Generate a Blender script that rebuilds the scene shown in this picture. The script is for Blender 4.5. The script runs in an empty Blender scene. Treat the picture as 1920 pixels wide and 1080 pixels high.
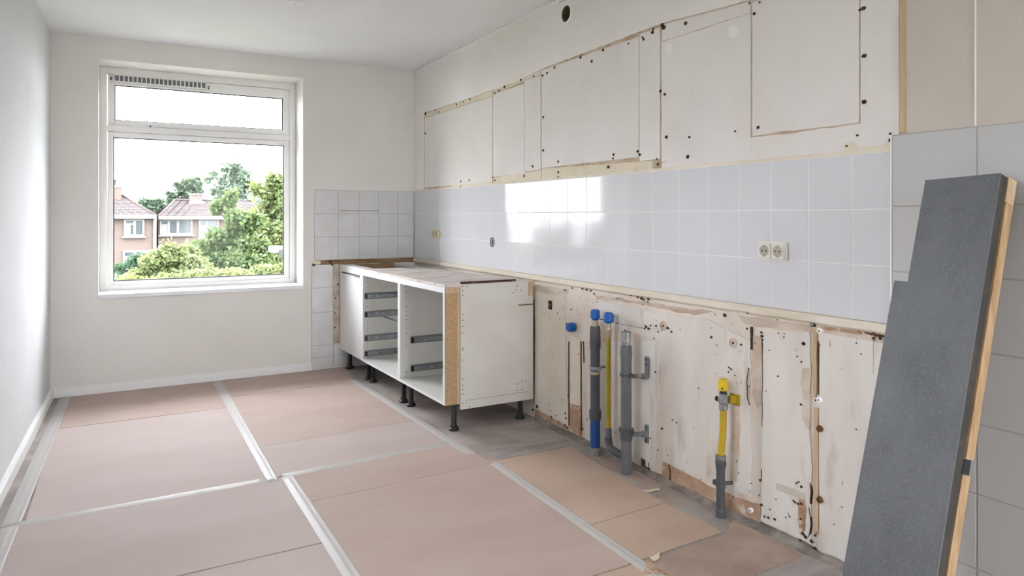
import bpy, bmesh, math, random
from mathutils import Vector, Matrix, noise as mnoise
random.seed(7)
sc = bpy.context.scene
C = sc.collection

# ------------------------------------------------------------------ camera
CAM_F, CAM_CY, CAM_TH, CAM_H = 1300.0, 406.5, math.radians(29.45), 1.265
cd = bpy.data.cameras.new('camera'); cam = bpy.data.objects.new('camera', cd); C.objects.link(cam)
cam.location = (0, 0, CAM_H); cam.rotation_euler = (math.pi/2, 0, -CAM_TH)
cd.sensor_width = 36.0; cd.lens = 36.0*CAM_F/1920.0
cd.shift_y = (CAM_CY-540.0)/1920.0
cd.clip_start = 0.05; cd.clip_end = 400
sc.camera = cam

# ------------------------------------------------------------------ sky, exposure
SKY = 7.0
w = bpy.data.worlds.new('overcast_sky'); sc.world = w; w.use_nodes = True
nt = w.node_tree; nt.nodes.clear()
bg = nt.nodes.new('ShaderNodeBackground'); wo = nt.nodes.new('ShaderNodeOutputWorld')
tcn = nt.nodes.new('ShaderNodeTexCoord'); nz = nt.nodes.new('ShaderNodeTexNoise'); mxn = nt.nodes.new('ShaderNodeMix')
mxn.data_type = 'RGBA'
nz.inputs['Scale'].default_value = 2.2; nz.inputs['Detail'].default_value = 4
mxn.inputs[6].default_value = (0.90, 0.94, 1.0, 1); mxn.inputs[7].default_value = (0.97, 0.98, 1.0, 1)
nt.links.new(tcn.outputs['Generated'], nz.inputs['Vector']); nt.links.new(nz.outputs['Fac'], mxn.inputs[0])
nt.links.new(mxn.outputs[2], bg.inputs['Color']); bg.inputs['Strength'].default_value = SKY
nt.links.new(bg.outputs['Background'], wo.inputs['Surface'])
sc.view_settings.view_transform = 'Standard'; sc.view_settings.look = 'None'
sc.view_settings.gamma = 1.0; sc.view_settings.use_curve_mapping = False
sc.view_settings.exposure = 1.50

# ------------------------------------------------------------------ measured room
W, D, HC = 2.27, 5.78, 2.56            # right wall x, window wall y, ceiling z
YR = -2.2                              # wall behind the camera
def leftx(y): return -0.425-(D-y)*0.0245
_c, _s = math.cos(CAM_TH), math.sin(CAM_TH)
def _ray(u, v):
    a = (u-960)/CAM_F; b = -(v-CAM_CY)/CAM_F
    return (a*_c+_s, -a*_s+_c, b)
def RW(u, v, x=W):                     # survey point on the right wall -> (y, z)
    r = _ray(u, v); t = x/r[0]; return (t*r[1], CAM_H+t*r[2])
def BW(u, v, y=D):                     # survey point on a plane parallel to the window wall -> (x, z)
    r = _ray(u, v); t = y/r[1]; return (t*r[0], CAM_H+t*r[2])
def FL(u, v):                          # survey point on the floor -> (x, y)
    r = _ray(u, v); t = -CAM_H/r[2]; return (t*r[0], t*r[1])

# ------------------------------------------------------------------ materials
def L(r, g, b):
    f = lambda c: (c/255/12.92) if c/255 <= 0.04045 else ((c/255+0.055)/1.055)**2.4
    return (f(r), f(g), f(b), 1)
def mat(name, col, rough=0.6, spec=0.5, metal=0.0, var=None, vscale=4.0, vlo=0.35, vhi=0.65, bump=0.0, bscale=60.0,
        spots=None, sscale=30.0, sthr=0.68, alpha=1.0, stretch=(1, 1, 1), transl=None, detail=6.0, coat=0.0, brick=None):
    m = bpy.data.materials.new(name); m.use_nodes = True
    n = m.node_tree.nodes; k = m.node_tree.links
    b = n['Principled BSDF']; out = n['Material Output']
    b.inputs['Base Color'].default_value = col; b.inputs['Roughness'].default_value = rough
    b.inputs['Metallic'].default_value = metal; b.inputs['Specular IOR Level'].default_value = spec
    b.inputs['Coat Weight'].default_value = coat; b.inputs['Coat Roughness'].default_value = 0.05
    tc = n.new('ShaderNodeTexCoord'); mp = n.new('ShaderNodeMapping'); mp.inputs['Scale'].default_value = stretch
    k.new(tc.outputs['Object'], mp.inputs['Vector']); V = mp.outputs['Vector']
    cur = None
    if brick is not None:
        bt = n.new('ShaderNodeTexBrick'); mp2 = n.new('ShaderNodeMapping')
        mp2.inputs['Rotation'].default_value = (math.pi/2, 0, 0); k.new(tc.outputs['Object'], mp2.inputs['Vector'])
        k.new(mp2.outputs['Vector'], bt.inputs['Vector'])
        bt.inputs['Color1'].default_value = col; bt.inputs['Color2'].default_value = brick[0]; bt.inputs['Mortar'].default_value = brick[1]
        bt.inputs['Scale'].default_value = 1.0; bt.inputs['Brick Width'].default_value = 0.22; bt.inputs['Row Height'].default_value = 0.065
        bt.inputs['Mortar Size'].default_value = 0.01
        k.new(bt.outputs['Color'], b.inputs['Base Color']); cur = bt.outputs['Color']
    def layer(cur, c2, scale, lo, hi, det):
        nz = n.new('ShaderNodeTexNoise'); nz.inputs['Scale'].default_value = scale; nz.inputs['Detail'].default_value = det
        nz.inputs['Roughness'].default_value = 0.6
        k.new(V, nz.inputs['Vector'])
        mr = n.new('ShaderNodeMapRange'); mr.inputs['From Min'].default_value = lo; mr.inputs['From Max'].default_value = hi
        k.new(nz.outputs['Fac'], mr.inputs['Value'])
        mx = n.new('ShaderNodeMix'); mx.data_type = 'RGBA'
        k.new(mr.outputs['Result'], mx.inputs[0])
        if cur is None: mx.inputs[6].default_value = col
        else: k.new(cur, mx.inputs[6])
        mx.inputs[7].default_value = c2
        return mx.outputs[2]
    if var is not None: cur = layer(cur, var, vscale, vlo, vhi, detail)
    for sp in (spots or []): cur = layer(cur, sp[0], sp[1], sp[2], sp[3], sp[4] if len(sp) > 4 else 3.0)
    if cur is not None: k.new(cur, b.inputs['Base Color'])
    if bump:
        nz = n.new('ShaderNodeTexNoise'); nz.inputs['Scale'].default_value = bscale; nz.inputs['Detail'].default_value = 4
        k.new(V, nz.inputs['Vector'])
        bp = n.new('ShaderNodeBump'); bp.inputs['Strength'].default_value = bump; bp.inputs['Distance'].default_value = 0.003
        k.new(nz.outputs['Fac'], bp.inputs['Height']); k.new(bp.outputs['Normal'], b.inputs['Normal'])
    if transl is not None:
        ts = n.new('ShaderNodeBsdfTranslucent'); ms = n.new('ShaderNodeMixShader'); ms.inputs[0].default_value = 0.35
        ts.inputs['Color'].default_value = transl
        k.new(b.outputs['BSDF'], ms.inputs[1]); k.new(ts.outputs['BSDF'], ms.inputs[2]); k.new(ms.outputs[0], out.inputs['Surface'])
    if alpha < 1: b.inputs['Alpha'].default_value = alpha
    return m
M = {}
M['ceiling'] = mat('ceiling_paint', L(242, 242, 243), 0.9, 0.2, var=L(238, 238, 239), vscale=1.5, bump=0.08, bscale=90)
M['wall'] = mat('wall_paint', L(236, 233, 228), 0.75, 0.3, var=L(230, 226, 220), vscale=1.2, bump=0.12, bscale=140)
M['wall_left'] = mat('woodchip_paint', L(221, 222, 224), 0.8, 0.10, var=L(216, 217, 219), vscale=2, bump=0.45, bscale=130)
M['upper_paint'] = mat('aged_wall_paint', L(239, 236, 231), 0.7, 0.3, var=L(233, 228, 221), vscale=1.6, bump=0.12, bscale=120)
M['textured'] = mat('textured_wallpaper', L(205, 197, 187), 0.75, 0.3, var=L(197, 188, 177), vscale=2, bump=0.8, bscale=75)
M['panel'] = mat('bare_skim_plaster', L(229, 225, 220), 0.8, 0.25, var=L(222, 216, 210), vscale=2.2, vlo=.4, vhi=.7, bump=0.1, bscale=60,
                 spots=[(L(205, 192, 178), 4, .68, .86, 8)])
M['base_stain'] = mat('stained_plaster', L(206, 190, 168), 0.9, 0.2, var=L(160, 126, 94), vscale=9, vlo=.45, vhi=.75)
M['glue'] = mat('yellowed_glue_plaster', L(228, 220, 200), 0.85, 0.25, var=L(216, 205, 180), vscale=5,
                spots=[(L(165, 130, 95), 14, .66, .76, 6)])
M['raw'] = mat('raw_plaster', L(224, 215, 205), 0.9, 0.2, var=L(210, 195, 181), vscale=3.0, vlo=.42, vhi=.66, bump=0.35, bscale=45,
               spots=[(L(184, 160, 139), 5, .60, .80, 10), (L(112, 86, 66), 36, .70, .75, 3)], stretch=(1, 1, .6))
M['skim'] = mat('white_skim_plaster', L(222, 217, 211), 0.88, 0.2, var=L(211, 202, 193), vscale=4, vlo=.42, vhi=.70, bump=0.3, bscale=50,
                spots=[(L(178, 158, 141), 7, .56, .80, 10), (L(108, 90, 76), 40, .71, .76, 4)], stretch=(1, 1.3, .32))
M['cream'] = mat('cream_plaster', L(230, 223, 211), 0.9, 0.2, var=L(219, 209, 193), vscale=5, bump=0.3, bscale=50,
                 spots=[(L(180, 155, 132), 7, .60, .80, 9), (L(130, 100, 76), 34, .70, .75, 5)], stretch=(1, 1, .6))
M['tan_band'] = mat('exposed_tan_plaster', L(196, 168, 145), 0.95, 0.15, var=L(160, 124, 100), vscale=9, bump=0.5, bscale=60,
                    spots=[(L(215, 200, 184), 14, .6, .7, 6)])
M['brown_band'] = mat('brown_glue_stain', L(214, 202, 189), 0.95, 0.15, var=L(182, 160, 140), vscale=12, detail=10.0, bump=0.4, bscale=50, stretch=(1, .4, 1))
M['grey_mortar'] = mat('grey_mortar', L(152, 143, 135), 0.95, 0.15, var=L(110, 102, 96), vscale=14, bump=0.8, bscale=60)
M['dark_hole'] = mat('dark_hole', L(52, 42, 34), 0.95, 0.1, var=L(85, 66, 50), vscale=60)
M['rust'] = mat('rusty_brown', L(112, 78, 52), 0.9, 0.2, var=L(70, 52, 40), vscale=40)
M['tile'] = mat('glazed_white_tile', L(214, 214, 217), 0.07, 0.28)
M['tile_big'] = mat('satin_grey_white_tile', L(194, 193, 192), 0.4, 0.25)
M['tile_low'] = mat('dull_white_tile', L(222, 222, 223), 0.25, 0.45, var=L(214, 212, 210), vscale=8)
M['grout'] = mat('grout', L(176, 172, 168), 0.9, 0.2)
M['grout_white'] = mat('white_grout', L(236, 236, 235), 0.9, 0.2)
M['ledge'] = mat('cream_ledge', L(230, 223, 209), 0.8, 0.25, var=L(216, 204, 184), vscale=5, stretch=(1, .5, 1),
                 spots=[(L(140, 104, 74), 22, .68, .76, 5)], bump=.2)
M['wood_strip'] = mat('raw_wood_strip', L(206, 184, 152), 0.75, 0.3, var=L(186, 160, 124), vscale=8, stretch=(4, 4, .5))
M['base_floor'] = mat('dusty_floor', L(174, 166, 161), 0.75, 0.25, var=L(142, 132, 127), vscale=3.2, vlo=.4, vhi=.68, bump=0.25, bscale=40,
                      spots=[(L(176, 152, 130), 2.3, .55, .75, 8), (L(90, 80, 74), 40, .70, .75, 3)])
M['board'] = mat('brown_hardboard', L(190, 172, 163), 0.75, 0.18, var=L(181, 161, 151), vscale=2.5, vlo=.35, vhi=.7, bump=0.12, bscale=90,
                 spots=[(L(176, 154, 142), 7, .62, .82, 8), (L(120, 98, 84), 22, .735, .79, 5)], stretch=(.6, 1.5, 1))
M['board_pale'] = mat('pale_hardboard', L(194, 180, 175), 0.72, 0.2, var=L(185, 169, 163), vscale=2.2, vlo=.35, vhi=.7, bump=0.12, bscale=90,
                 spots=[(L(182, 164, 155), 7, .62, .82, 8), (L(120, 98, 84), 22, .735, .79, 5)], stretch=(.6, 1.5, 1))
M['board_warm'] = mat('warm_hardboard', L(194, 172, 156), 0.75, 0.18, var=L(184, 160, 143), vscale=2.5, bump=0.12, bscale=90,
                 spots=[(L(170, 145, 127), 7, .62, .82, 8), (L(120, 98, 84), 22, .735, .79, 5)], stretch=(.6, 1.5, 1))
M['old_vinyl'] = mat('old_brown_vinyl', L(176, 156, 142), 0.6, 0.35, var=L(156, 136, 124), vscale=5, bump=0.15,
                     spots=[(L(210, 200, 192), 12, .70, .8, 6)])
M['grey_vinyl'] = mat('grey_vinyl', L(168, 162, 158), 0.5, 0.4, var=L(140, 132, 128), vscale=6, stretch=(.5, 2, 1))
M['tape'] = mat('white_tape', L(226, 223, 219), 0.42, 0.4, alpha=0.55)
M['trim'] = mat('white_gloss_trim', L(242, 242, 241), 0.35, 0.5)
M['pvc'] = mat('window_frame_paint', L(240, 239, 236), 0.35, 0.5)
M['sill'] = mat('white_sill', L(234, 236, 238), 0.3, 0.5)
M['gasket'] = mat('black_gasket', L(50, 52, 56), 0.6)
M['grille'] = mat('grey_louver', L(128, 130, 132), 0.5)
M['melamine'] = mat('white_melamine', L(226, 226, 225), 0.4, 0.45)
M['melamine_in'] = mat('white_melamine_inside', L(212, 211, 206), 0.5, 0.4)
M['end_panel'] = mat('worn_melamine_panel', L(216, 212, 206), 0.5, 0.4, var=L(208, 202, 194), vscale=3,
                     spots=[(L(170, 142, 118), 9, .73, .80, 6)])
M['top_board'] = mat('scuffed_top_board', L(212, 204, 198), 0.6, 0.35, var=L(176, 164, 156), vscale=5, vlo=.45, vhi=.68, stretch=(.8, 2.5, 1),
                     spots=[(L(150, 124, 104), 8, .66, .76, 8)])
M['chipboard'] = mat('raw_chipboard', L(192, 162, 126), 0.85, 0.2, var=L(164, 131, 95), vscale=110, vlo=.4, vhi=.66, bump=.4, bscale=120)
M['brown_wood'] = mat('stained_brown_wood', L(172, 142, 108), 0.8, 0.25, var=L(120, 92, 66), vscale=9, stretch=(.4, 2, 2))
M['dark_edge'] = mat('dark_glue_edge', L(74, 52, 38), 0.8, 0.25, var=L(150, 112, 78), vscale=40, vlo=.55, vhi=.7)
M['steel'] = mat('galvanised_steel', L(168, 172, 174), 0.35, 0.5, metal=0.85, var=L(140, 144, 146), vscale=20)
M['steel_dull'] = mat('dull_grey_steel', L(132, 137, 140), 0.5, 0.5, metal=0.55)
M['brass'] = mat('nickel_brass', L(186, 174, 150), 0.35, 0.5, metal=0.8)
M['black'] = mat('black_plastic', L(38, 40, 42), 0.5, 0.45)
M['pvc_grey'] = mat('dark_grey_pvc', L(84, 86, 89), 0.45, 0.45, var=L(74, 76, 79), vscale=10)
M['pvc_mid'] = mat('mid_grey_pvc', L(104, 105, 107), 0.45, 0.45, var=L(92, 93, 95), vscale=10)
M['dusty_grey'] = mat('cement_dust', L(160, 156, 150), 0.9, 0.2, var=L(120, 116, 112), vscale=30)
M['blue'] = mat('blue_plastic', L(20, 92, 178), 0.4, 0.5)
M['blue_pipe'] = mat('blue_pipe', L(32, 76, 138), 0.45, 0.45)
M['yellow'] = mat('yellow_plastic', L(222, 188, 28), 0.4, 0.5)
M['yellow_hose'] = mat('yellow_gas_hose', L(198, 164, 34), 0.5, 0.4, var=L(176, 146, 38), vscale=8)
M['yellow_pipe'] = mat('yellow_pipe', L(178, 156, 34), 0.5, 0.4, var=L(150, 130, 34), vscale=8)
M['socket'] = mat('cream_socket_plastic', L(224, 221, 212), 0.35, 0.5)
M['socket_old'] = mat('yellowed_socket_plastic', L(216, 204, 158), 0.4, 0.5)
M['socket_in'] = mat('socket_recess_plastic', L(170, 164, 148), 0.5, 0.4)
M['slate'] = mat('dark_slate_laminate', L(108, 111, 115), 0.45, 0.45, var=L(92, 95, 99), vscale=7, bump=0.8, bscale=220,
                 spots=[(L(122, 125, 129), 210, .52, .74, 5)], stretch=(1, 1, .45))
M['slate_edge'] = mat('dark_slate_edge', L(62, 60, 57), 0.6, 0.4, var=L(88, 76, 62), vscale=10, vlo=.5, vhi=.7)
M['plywood'] = mat('raw_plywood', L(194, 164, 128), 0.8, 0.25, var=L(168, 136, 100), vscale=22, stretch=(2, 2, .4),
                   spots=[(L(120, 84, 54), 60, .68, .74, 3)])
M['paper'] = mat('cream_paper_scrap', L(218, 206, 184), 0.8, 0.2)
M['duct'] = mat('dark_duct', L(128, 120, 90), 0.7, 0.3, var=L(100, 94, 70), vscale=12)
def glass_mat():
    m = bpy.data.materials.new('window_glass'); m.use_nodes = True
    n = m.node_tree.nodes; k = m.node_tree.links; n.remove(n['Principled BSDF'])
    t = n.new('ShaderNodeBsdfTransparent'); g = n.new('ShaderNodeBsdfGlossy'); f = n.new('ShaderNodeFresnel'); x = n.new('ShaderNodeMixShader')
    t.inputs['Color'].default_value = (0.95, 0.95, 0.955, 1); g.inputs['Roughness'].default_value = 0.02; f.inputs['IOR'].default_value = 1.12
    k.new(f.outputs[0], x.inputs[0]); k.new(t.outputs[0], x.inputs[1]); k.new(g.outputs[0], x.inputs[2])
    k.new(x.outputs[0], n['Material Output'].inputs['Surface']); return m
M['glass'] = glass_mat()
# outdoors
OD = 0.20
def O(r, g, b): c = L(r, g, b); return (c[0]*OD, c[1]*OD, c[2]*OD, 1)
M['brick'] = mat('orange_brick', O(196, 172, 161), 0.9, 0.2, brick=(O(184, 158, 146), O(194, 183, 177)))
M['roof'] = mat('mauve_roof_tile', O(160, 143, 143), 0.8, 0.25, var=O(142, 125, 126), vscale=3)
M['owhite'] = mat('white_exterior_paint', O(222, 222, 222), 0.6)
M['oglass'] = mat('dark_house_glass', O(120, 132, 140), 0.15, 0.5)
M['odark'] = mat('dark_exterior', O(110, 112, 114), 0.7)
M['lawn'] = mat('garden_ground', (0.12, 0.125, 0.095, 1), 0.95, 0.1, var=(0.09, 0.105, 0.06, 1), vscale=.6)
M['bark'] = mat('tree_bark', O(140, 134, 124), 0.9, 0.2)
def leafm(name, a, b, t):
    k = lambda c: tuple(min(1, q*1.35) for q in O(*c)[:3])+(1,)
    return mat(name, k(a), 0.6, 0.3, var=k(b), vscale=0.9, transl=k(t))
M['leaf_mid'] = leafm('mid_green_leaves', (150, 178, 120), (112, 152, 104), (205, 222, 130))
M['leaf_light'] = leafm('light_green_leaves', (186, 202, 136), (154, 182, 118), (225, 232, 150))
M['leaf_dark'] = leafm('dark_green_leaves', (108, 148, 122), (86, 126, 106), (150, 188, 130))
M['leaf_hazed'] = leafm('hazed_green_leaves', (160, 186, 156), (136, 168, 142), (196, 214, 170))  # distance haze is put into this paler leaf colour of the far trees

# ------------------------------------------------------------------ mesh helpers
def bx(bm, x0, x1, y0, y1, z0, z1, bev=0.0, seg=1):
    vs = [bm.verts.new(p) for p in ((x0,y0,z0),(x1,y0,z0),(x1,y1,z0),(x0,y1,z0),(x0,y0,z1),(x1,y0,z1),(x1,y1,z1),(x0,y1,z1))]
    fs = [bm.faces.new([vs[i] for i in f]) for f in ((3,2,1,0),(4,5,6,7),(0,1,5,4),(1,2,6,5),(2,3,7,6),(3,0,4,7))]
    if bev:
        es = list({e for f in fs for e in f.edges})
        bmesh.ops.bevel(bm, geom=es, offset=bev, segments=seg, affect='EDGES', clamp_overlap=True)
    return vs
def box(x0, x1, y0, y1, z0, z1, bev=0.0, seg=1):
    bm = bmesh.new(); bx(bm, x0, x1, y0, y1, z0, z1, bev, seg); return bm
def frame_of(d):
    d = d.normalized(); a = Vector((0, 0, 1)) if abs(d.z) < 0.95 else Vector((1, 0, 0))
    s = d.cross(a).normalized(); return s, s.cross(d).normalized()
def tube(bm, path, radii, n=16, cap=True):
    path = [Vector(p) for p in path]
    if not isinstance(radii, (list, tuple)): radii = [radii]*len(path)
    rings = []; ref = None
    for i, p in enumerate(path):
        d = (path[min(i+1, len(path)-1)]-path[max(i-1, 0)])
        if d.length < 1e-9: d = Vector((0, 0, 1))
        if ref is None: s, t = frame_of(d)
        else:
            dn = d.normalized(); s = (ref-dn*ref.dot(dn)).normalized(); t = s.cross(dn).normalized()
        ref = s
        rings.append([bm.verts.new(p+(s*math.cos(2*math.pi*k/n)+t*math.sin(2*math.pi*k/n))*radii[i]) for k in range(n)])
    for a, b in zip(rings, rings[1:]):
        for k in range(n):
            f = bm.faces.new([a[k], a[(k+1) % n], b[(k+1) % n], b[k]]); f.smooth = True
    if cap:
        bm.faces.new(rings[0]); bm.faces.new(rings[-1])
    return bm
def lathe(bm, origin, axis, prof, n=24, cap=True):
    """prof = [(distance along axis, radius)]; sharp steps come from doubled points."""
    o = Vector(origin); d = Vector(axis).normalized(); s, t = frame_of(d); rings = []
    for h, r in prof:
        rings.append([bm.verts.new(o+d*h+(s*math.cos(2*math.pi*k/n)+t*math.sin(2*math.pi*k/n))*max(r, 1e-4)) for k in range(n)])
    for a, b in zip(rings, rings[1:]):
        for k in range(n): bm.faces.new([a[k], a[(k+1) % n], b[(k+1) % n], b[k]]).smooth = False
    if cap: bm.faces.new(rings[0]); bm.faces.new(rings[-1])
    return bm
def lat(origin, axis, prof, n=24, cap=True):
    return lathe(bmesh.new(), origin, axis, prof, n, cap)
def jitter(pts, amp, step=0.02, seed=0, closed=True):
    out = []; n = len(pts)
    for i in range(n if closed else n-1):
        a, b = pts[i], pts[(i+1) % n]; ln = math.hypot(b[0]-a[0], b[1]-a[1]); m = max(1, int(ln/step))
        for j in range(m):
            t = j/m; p = (a[0]+(b[0]-a[0])*t, a[1]+(b[1]-a[1])*t)
            q = Vector((p[0]*23+seed*7.3, p[1]*23, seed*1.7))
            out.append((p[0]+amp*mnoise.noise(q)*1.6, p[1]+amp*mnoise.noise(q+Vector((31, 17, 5)))*1.6))
    return out
def prism(pts, f0, f1):
    """extrude a 2D outline; f0/f1 map (a, b) to the two 3D faces"""
    bm = bmesh.new(); a = [bm.verts.new(f0(*p)) for p in pts]; b = [bm.verts.new(f1(*p)) for p in pts]
    n = len(pts)
    bm.faces.new(a[::-1]); bm.faces.new(b)
    bm.normal_update()
    for i in range(n): bm.faces.new([a[i], a[(i+1) % n], b[(i+1) % n], b[i]])
    bmesh.ops.triangulate(bm, faces=[f for f in bm.faces if len(f.verts) > 4])
    bmesh.ops.recalc_face_normals(bm, faces=bm.faces[:]); return bm
def wloc(o):
    v = Vector((0, 0, 0))
    while o is not None: v = v+o.location; o = o.parent
    return v
def obj(name, bm, m, parent=None, origin=None):
    if isinstance(bm, list): pass
    bmesh.ops.recalc_face_normals(bm, faces=bm.faces[:])
    me = bpy.data.meshes.new(name)
    if parent is not None: off = wloc(parent)
    elif origin is not None: off = Vector(origin)
    else:
        xs = [v.co for v in bm.verts]
        lo = Vector((min(p.x for p in xs), min(p.y for p in xs), min(p.z for p in xs))); hi = Vector((max(p.x for p in xs), max(p.y for p in xs), 0))
        off = Vector(((lo.x+hi.x)/2, (lo.y+hi.y)/2, lo.z))
    bmesh.ops.translate(bm, verts=bm.verts[:], vec=-off)
    bm.to_mesh(me); bm.free(); me.materials.append(M[m] if isinstance(m, str) else m)
    o = bpy.data.objects.new(name, me); C.objects.link(o)
    if parent is not None: o.parent = parent
    else: o.location = off
    return o
def empty(name, loc):
    o = bpy.data.objects.new(name, None); o.location = loc; o.empty_display_size = 0.1; C.objects.link(o); return o
def tag(o, label, cat, group=None):
    o['label'] = label; o['category'] = cat
    if group: o['group'] = group
    return o
def struct(o, label=None):
    o['kind'] = 'structure'
    if label: o['label'] = label
    return o
def stuff(o): o['kind'] = 'stuff'; return o

# ================================================================== THE ROOM SHELL
floor = struct(obj('floor', box(-0.9, W+0.15, YR-0.15, D+0.35, -0.2, 0.0), 'base_floor', origin=(0, 0, 0)), 'dusty grey old floor showing along the walls and under the cabinets')
ceiling = struct(obj('ceiling', box(-0.9, W+0.15, YR-0.15, D+0.35, HC, HC+0.2), 'ceiling', origin=(0, 0, 0)), 'plain white painted ceiling')

# window wall: boxes round the opening
OX0, OX1, OZ0, OZ1 = -0.138, 1.300, 0.700, 2.398
bm = bmesh.new(); YO = D+0.35
bx(bm, -0.9, OX0, D, YO, 0, HC); bx(bm, OX1, W+0.15, D, YO, 0, HC)
bx(bm, OX0, OX1, D, YO, 0, OZ0); bx(bm, OX0, OX1, D, YO, OZ1, HC)
wall_back = struct(obj('wall_back', bm, 'wall', origin=(0, 0, 0)), 'off-white painted wall with the window')

# left wall (slightly out of square) with an added unseen window for fill light
RY0, RY1, RZ0, RZ1 = 1.50, 2.15, 0.90, 2.38
def skew_box(bm, y0, y1, z0, z1, d0=0.0, d1=-.2, bev=0):
    """board following the left wall; d = distance into the room"""
    vs = [bm.verts.new(p) for p in ((leftx(y0)+d0, y0, z0), (leftx(y1)+d0, y1, z0), (leftx(y1)+d0, y1, z1), (leftx(y0)+d0, y0, z1),
                                    (leftx(y0)+d1, y0, z0), (leftx(y1)+d1, y1, z0), (leftx(y1)+d1, y1, z1), (leftx(y0)+d1, y0, z1))]
    fs = [bm.faces.new([vs[i] for i in f]) for f in ((0,1,2,3),(7,6,5,4),(0,4,5,1),(3,2,6,7),(1,5,6,2),(0,3,7,4))]
    if bev: bmesh.ops.bevel(bm, geom=list({e for f in fs for e in f.edges}), offset=bev, segments=1, affect='EDGES')
bm = bmesh.new(); y0, y1 = YR-0.15, D+0.05
skew_box(bm, RY1, y1, 0, HC); skew_box(bm, y0, RY0, 0, HC); skew_box(bm, RY0, RY1, 0, RZ0); skew_box(bm, RY0, RY1, RZ1, HC)
wall_left = struct(obj('wall_left', bm, 'wall_left', origin=(0, 0, 0)), 'white textured wall on the left')
QX0, QX1, QZ0, QZ1 = 1.00, 2.20, 0.10, 2.42  # opening for the added fill window behind the camera
bm = bmesh.new()
bx(bm, -0.9, QX0, YR-.3, YR, 0, HC); bx(bm, QX1, W+0.15, YR-.3, YR, 0, HC); bx(bm, QX0, QX1, YR-.3, YR, 0, QZ0); bx(bm, QX0, QX1, YR-.3, YR, QZ1, HC)
wall_rear = struct(obj('wall_rear', bm, 'wall', origin=(0, 0, 0)), 'off-white wall behind the viewer')

# right wall with a round duct hole
VY, VZ, VR = 3.368, 2.450, 0.050
bm = bmesh.new(); q = 0.09; X1 = W+0.3
bx(bm, W, X1, YR-.15, VY-q, 0, HC); bx(bm, W, X1, VY+q, D+.35, 0, HC)
bx(bm, W, X1, VY-q, VY+q, 0, VZ-q); bx(bm, W, X1, VY-q, VY+q, VZ+q, HC)
n = 32; rin = []; rout = []
for k in range(n):
    a = 2*math.pi*k/n; ca, sa = math.cos(a), math.sin(a); sq = q/max(abs(ca), abs(sa))
    rin.append(bm.verts.new((W, VY+VR*ca, VZ+VR*sa))); rout.append(bm.verts.new((W, VY+sq*ca, VZ+sq*sa)))
for k in range(n): bm.faces.new([rin[k], rin[(k+1) % n], rout[(k+1) % n], rout[k]])
wall_right = struct(obj('wall_right', bm, 'raw', origin=(0, 0, 0)), 'stripped kitchen wall with tiles and bare plaster')

# ---- skirting
bm = bmesh.new()
bx(bm, leftx(D), 1.368, D-0.014, D, 0, 0.068, 0.002)
struct(obj('baseboard_back', bm, 'trim', origin=(0, 0, 0)), 'white skirting board below the window')
bm = bmesh.new()
pa = [(0.0, 0.0), (0.021, 0.0), (0.021, 0.058), (0.012, 0.070), (0.0, 0.070)]
ra = [bm.verts.new((leftx(YR)+p[0], YR, p[1])) for p in pa]; rb = [bm.verts.new((leftx(D)+p[0], D, p[1])) for p in pa]
bm.faces.new(ra); bm.faces.new(rb[::-1])
for i in range(5): bm.faces.new([ra[i], ra[(i+1) % 5], rb[(i+1) % 5], rb[i]])
struct(obj('baseboard_left', bm, 'trim', origin=(0, 0, 0)), 'white skirting board along the left wall')
# thin cracked sealant line where the right wall meets the ceiling
bm = bmesh.new(); p = []
for i in range(60):
    y = D-0.01-i*0.1; p.append((W-0.004, y, HC-0.006+0.003*mnoise.noise(Vector((y*3, 0, 0)))))
tube(bm, p, 0.006, 6); struct(obj('trim_1', bm, 'ceiling', origin=(0, 0, 0)), 'uneven filler bead between ceiling and kitchen wall')

# ================================================================== WINDOWS
def ring(bm, x0, x1, z0, z1, X0, X1, Z0, Z1, y0, y1, bev=0.003):
    """rectangular frame: outer X0..Z1, inner x0..z1"""
    bx(bm, X0, x0, y0, y1, Z0, Z1, bev); bx(bm, x1, X1, y0, y1, Z0, Z1, bev)
    bx(bm, x0, x1, y0, y1, Z0, z0, bev); bx(bm, x0, x1, y0, y1, z1, Z1, bev)
win = struct(empty('window_1', (0.58, 6.05, 0.70)), 'white two-light window with garden view')
YF = 6.05
bm = bmesh.new(); ring(bm, -0.088, 1.251, 0.744, 2.346, OX0, OX1, 0.700, OZ1, YF, YF+.07)
bx(bm, -0.088, 1.251, YF, YF+.07, 1.911, 1.957, .003)
obj('window_frame', bm, 'pvc', win)
def sash(X0, X1, Z0, Z1, x0, x1, z0, z1, name):
    bm = bmesh.new(); g = .0025
    ring(bm, x0, x1, z0, z1, X0+g, X1-g, Z0+g, Z1-g, YF+.008, YF+.058, .004)
    s = obj(name, bm, 'pvc', win)
    bm = bmesh.new(); ring(bm, x0+.007, x1-.007, z0+.007, z1-.007, x0-.001, x1+.001, z0-.001, z1+.001, YF+.024, YF+.036, 0)
    obj('gasket', bm, 'gasket', s)
    obj('pane', box(x0, x1, YF+.029, YF+.033, z0, z1), 'glass', s)
    return s
su = sash(-0.088, 1.251, 1.957, 2.346, -0.039, 1.198, 1.998, 2.267, 'top_sash')
sl = sash(-0.088, 1.251, 0.744, 1.911, -0.048, 1.207, 0.775, 1.869, 'bottom_sash')
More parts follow.
